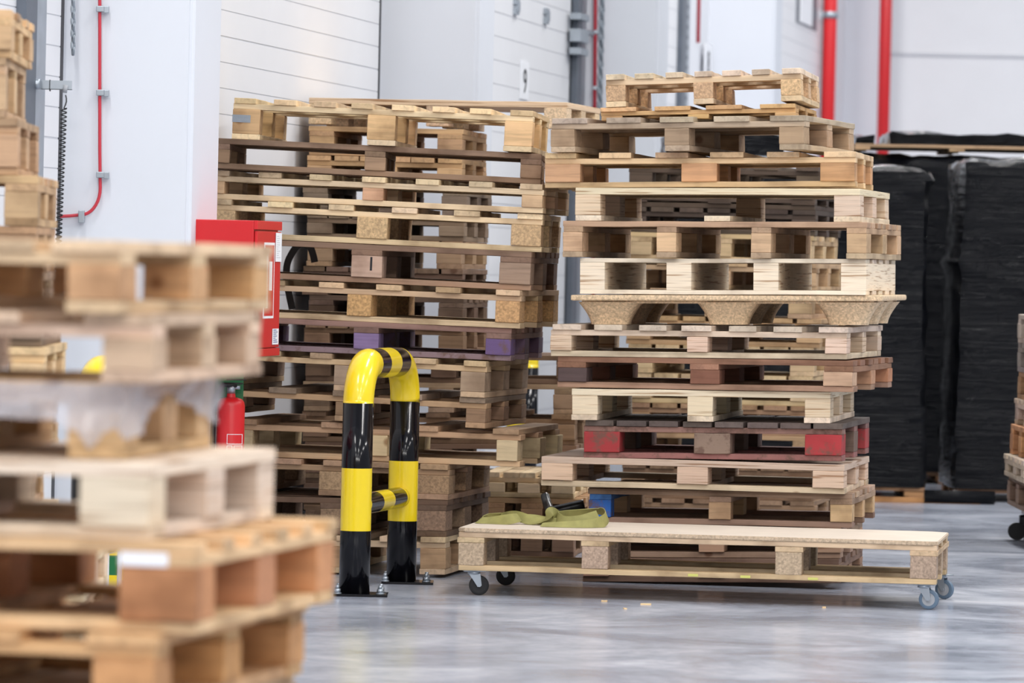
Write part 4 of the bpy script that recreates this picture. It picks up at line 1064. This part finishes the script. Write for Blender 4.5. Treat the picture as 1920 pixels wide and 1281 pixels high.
# ------------------------------------------------------------------ black wrapped pallet loads
def wrapped(px0, px1, pyt, pyb, D, dep, label, seed, rollers=False, z0=0.075, x1add=0):
    rnd = random.Random(seed)
    a = P(px0, pyt, D); b = P(px1, pyt, D); w_ = b.x - a.x + x1add; h_ = a.z
    root = empty('wrapped_pallet_load', (a.x + w_ / 2, D + dep / 2, 0)); tag(root, label, 'wrapped pallet', 'black wrapped pallet loads')
    bm = bmesh.new(); nx, ny, nz = max(8, int(w_ / 0.05)), 10, int((h_ - z0) / 0.05)
    from mathutils import noise
    def disp(x, y, z):
        lay = math.floor(z / 0.42); q = 0.022 * (math.sin(lay * 12.9 + seed) )
        nv = noise.noise(Vector((x * 2.2, y * 2.2 + seed, z * 9))) * 0.016 + noise.noise(Vector((x * 7, y * 7, z * 4 + seed))) * 0.010
        zl = h_ - 0.62 - 0.28 * (x + w_ / 2) if seed == 8 else h_ - 0.1 + 0.5 * (x - w_ / 2)
        q += 0.035 * math.exp(-((z - zl) / 0.045) ** 2) if seed in (3, 8) else 0
        return q + nv
    vs = {}
    def V(i, j, k):
        key = (i, j, k)
        if key not in vs:
            x = -w_ / 2 + w_ * i / nx; y = -dep / 2 + dep * j / ny; z = z0 + (h_ - z0) * k / nz
            dd_ = disp(x, y, z); ox = (-1 if i == 0 else 1 if i == nx else 0); oy = (-1 if j == 0 else 1 if j == ny else 0); oz = 1 if k == nz else 0
            edge = (ox != 0) + (oy != 0) + (oz != 0)
            s_ = dd_ - (0.02 if edge > 1 else 0)
            vs[key] = bm.verts.new((x + ox * s_, y + oy * s_, z + oz * (s_ * 1.6 + (0.03 * noise.noise(Vector((x * 4, y * 4, seed))))) ))
        return vs[key]
    for i in range(nx):
        for k in range(nz):
            bm.faces.new((V(i, 0, k), V(i + 1, 0, k), V(i + 1, 0, k + 1), V(i, 0, k + 1))); bm.faces.new((V(i, ny, k), V(i, ny, k + 1), V(i + 1, ny, k + 1), V(i + 1, ny, k)))
    for j in range(ny):
        for k in range(nz):
            bm.faces.new((V(0, j, k), V(0, j, k + 1), V(0, j + 1, k + 1), V(0, j + 1, k))); bm.faces.new((V(nx, j, k), V(nx, j + 1, k), V(nx, j + 1, k + 1), V(nx, j, k + 1)))
    for i in range(nx):
        for j in range(ny):
            bm.faces.new((V(i, j, nz), V(i + 1, j, nz), V(i + 1, j + 1, nz), V(i, j + 1, nz))); bm.faces.new((V(i, j, 0), V(i, j + 1, 0), V(i + 1, j + 1, 0), V(i + 1, j, 0)))
    obj('stretch_wrap', fix(bm), WRAP, root, True)
    for k_ in (-1, 0, 1):
        piece(root, 'bottom_board', 0.1, dep - .02, 0.022, k_ * (w_ / 2 - 0.06), 0, 0.011, rgb(170, 126, 86), None, True, rnd)
        for j_ in (-1, 0, 1): piece(root, 'block', 0.12, 0.12, z0 - 0.045, k_ * (w_ / 2 - 0.07), j_ * (dep / 2 - .08), 0.022 + (z0 - 0.045) / 2, rgb(200, 146, 92), None, False, rnd)
    for j_ in (-1, 0, 1): piece(root, 'deck_board', w_ - .02, 0.14, 0.022, 0, j_ * (dep / 2 - .08), z0 - 0.011, rgb(150, 112, 78), None, False, rnd)
    return root, w_, h_
wrapped(1520, 1752, 302, 940, 30.0, 1.1, 'black film wrapped load just right of the right stack', 3)
wrapped(1806, 2150, 296, 940, 30.0, 1.1, 'black film wrapped load at the right edge with a glossy crease', 8)
wrapped(1236, 1500, 300, 940, 30.0, 1.1, 'black wrapped load seen only through the right stack', 21)
wrapped(1590, 1985, 292, 940, 32.4, 1.1, 'black wrapped load in the rear row filling the gap between the front two', 14)
# pallet and load stacked on the rear row
a = P(1606, 290, 32.3); b = P(1990, 290, 32.3)
rr_ = empty('pallet', ((a.x + b.x) / 2, 32.95, a.z + 0.035)); tag(rr_, 'flat pale pallet on top of the rear black wrapped load', 'pallet')
pallet(rr_, b.x - a.x, 1.0, 0.04, deck='single', nd=6, bwid=0.14, col=rgb(196, 160, 120), bottom='none', nb=3, nr=3, tb=0.02, seed=4)
ztop_r = a.z + 0.035 + 0.04
def softload(px0, px1, pyt, D, dep, z0, label, seed):
    from mathutils import noise
    a = P(px0, pyt, D); b = P(px1, pyt, D); w_ = b.x - a.x; h_ = a.z - z0
    bm = bmesh.new(); bx(bm, -w_ / 2, w_ / 2, -dep / 2, dep / 2, 0, h_)
    bmesh.ops.subdivide_edges(bm, edges=bm.edges[:], cuts=9, use_grid_fill=True)
    for v in bm.verts:
        q = v.co.copy(); 
        if q.z > 0.01: v.co.z += 0.03 * noise.noise(Vector((q.x * 5, q.y * 5, seed))) 
        v.co.x += 0.02 * noise.noise(Vector((q.y * 5, q.z * 15, seed))); v.co.y += 0.02 * noise.noise(Vector((q.x * 5, q.z * 15, seed)))
        if q.z > h_ * 0.8: v.co.x *= 0.97
    o = obj('wrapped_load', fix(bm), WRAP, None, True); o.location = ((a.x + b.x) / 2, D + dep / 2, z0)
    tag(o, label, 'wrapped load')
softload(1604, 1640, 254, 32.5, 0.9, ztop_r, 'small black wrapped bundle left of the right red pipe', 2)
softload(1250, 1470, 252, 30.05, 0.95, P(1360, 300, 30.0).z + 0.03, 'low black wrapped bundle seen through the top of the right stack', 9)
softload(1668, 1990, 248, 32.5, 0.95, ztop_r, 'low black wrapped bundle on the pale pallet of the rear row', 5)
# leaning roll of film on the floor in front of the wraps
a = P(1735, 935, 29.6); b = P(1868, 938, 29.6)
bm = bmesh.new(); tube(bm, [(a.x, 29.7, .04), (b.x, 29.7, .04)], 0.038, 20); tag(obj('film_roll', fix(bm), WRAP), 'black wrapped roll lying on the floor between the two front wrapped loads', 'roll')
a = P(1580, 930, 29.8)
bm = bmesh.new(); bx(bm, -0.55, 0.55, -0.03, 0.03, 0, 0.03, bev=0.002)
o = obj('loose_plank', bm, WOOD); o.location = (P(1660, 940, 29.7).x, 29.72, 0); o.color = rgb(190, 140, 92); tag(o, 'orange-brown plank on the floor before the left wrapped load', 'plank')

# ------------------------------------------------------------------ trolley of pallets entering at the right edge
Tk = []
Ttop = [(1905, 592, 'pale grey', rgb(196, 180, 166)), (1904, 648, 'grey', rgb(150, 138, 130)), (1904, 704, 'brown', rgb(186, 140, 100)), (1899, 756, 'light-edged', rgb(206, 184, 160)), (1890, 806, 'orange', rgb(206, 146, 92)), (1878, 864, 'pale-edged', rgb(200, 182, 160)), (1884, 906, 'dull brown', rgb(140, 114, 96))]
Dt = 24.9; zprev = None
for i, (xl, y, lk, cc) in enumerate(Ttop):
    a = P(xl, y, Dt); zn = P(xl, Ttop[i + 1][1], Dt).z if i + 1 < len(Ttop) else P(xl, 962, Dt).z
    h_ = min(0.15, a.z - zn - 0.001)
    r_ = empty('pallet', (a.x + 0.51, Dt + 0.5, a.z - h_)); tag(r_, '%s pallet on the moving truck at the right photo edge, %s from its top' % (lk, ordn[i]), 'pallet', 'pallets on the truck at the right edge')
    pallet(r_, 0.8, 1.0, h_, deck='edge' if i % 2 else 'ends', nd=5, bwid=0.13, bw=0.1, col=cc, bottom='across' if i in (3, 4) else 'depth', seed=60 + i)
zf = P(1884, 962, Dt).z
root = empty('pallet_truck', (P(1884, 962, Dt).x + 0.50, Dt + 0.4, 0)); tag(root, 'black wheeled truck carrying pallets at the right photo edge', 'pallet truck')
for s_ in (-0.26, 0.0, 0.26):
    bm = bmesh.new(); bx(bm, s_ - 0.06, s_ + 0.06, -0.4, 0.6, zf - 0.055, zf - 0.001, bev=0.01); obj('fork_arm', bm, BLK, root)
bm = bmesh.new(); tube(bm, smooth_pts([(-0.36, -0.3, 0.05), (-0.3, -0.3, 0.12), (-0.15, -0.3, 0.13), (0.0, -0.3, zf - 0.05)], 6), 0.018, 10)
tube(bm, smooth_pts([(-0.36, -0.3, 0.05), (-0.2, -0.3, 0.045), (0.1, -0.3, 0.045)], 6), 0.015, 10); obj('wheel_arm', fix(bm), BLK, root)
for xw in (-0.35, 0.3):
    for yw in (-0.3, 0.5):
        bm = bmesh.new(); tube(bm, [(xw, yw - 0.025, 0.045), (xw, yw + 0.025, 0.045)], 0.044, 24); obj('wheel', fix(bm), BRUB, root)
bm = bmesh.new(); bx(bm, 0.25, 0.35, -0.35, 0.6, 0.03, zf - 0.05, bev=0.01); bx(bm, -0.34, 0.3, 0.48, 0.52, 0.03, zf - 0.05, bev=0.01); obj('truck_frame', bm, BLK, root)

# ------------------------------------------------------------------ black strapping and small litter
def strip(name, pix, D, wid, label, mat=BLACKW):
    pts = smooth_pts([P(x, y, D + q) for x, y, q in pix], 8)
    bm = bmesh.new(); nr = [Vector((0, -1, 0.0))] * len(pts); ribbon(bm, pts, wid, nr, 0.002)
    tag(obj(name, fix(bm), mat, None, True), label, 'strap')
strip('hanging_film_strip', [(590, 492, 0), (587, 478, 0), (580, 462, 0), (562, 458, 0), (548, 474, 0), (538, 498, 0), (538, 530, .0), (542, 552, 0), (548, 580, 0)], 23.6, 0.032, 'black torn film strip looping behind the left stack beside the fire cabinet')
bm = bmesh.new()
tube(bm, smooth_pts([P(1022, 930, 22.75), P(1026, 945, 22.7), P(1032, 962, 22.6), P(1030, 985, 22.6)], 5), [0.020] * 16, 12)
tube(bm, smooth_pts([P(1032, 962, 22.6), P(1060, 956, 22.6), P(1096, 948, 22.6)], 5), [0.028] * 11, 12)
tag(obj('black_film_bundle', fix(bm), BLACKW), 'black rolled film bundle standing behind the sling between the stacks', 'film bundle')
rnd = random.Random(9)
for i, (px, py, ll, lab) in enumerate(((1133, 1129, .024, 'small wood chip on the floor left of the longer splinter'), (1211, 1135, .042, 'wood splinter on the floor below the platform middle'), (1545, 1141, .015, 'tiny wood crumb on the floor toward the right casters'),
                                (1172, 1143, .012, 'pale speck of wood on the floor below the splinter'))):
    Dg = CAM_H * F / (py - hy(px)); p = P(px, py, Dg)
    bm = bmesh.new(); bx(bm, -ll / 2, ll / 2, -0.014, 0.014, 0, 0.006, bev=0.001)
    for v in bm.verts: v.co.y *= 1 - 0.7 * abs(v.co.x) / ll; v.co.z *= rnd.uniform(.6, 1.1)
    o = obj('wood_chip', bm, WOOD); o.location = (p.x, p.y, 0); o.rotation_euler = (0, 0, rnd.uniform(-.4, .4)); o.color = rgb(236, 206, 160)
    tag(o, lab, 'wood chip', 'wood chips on the floor')
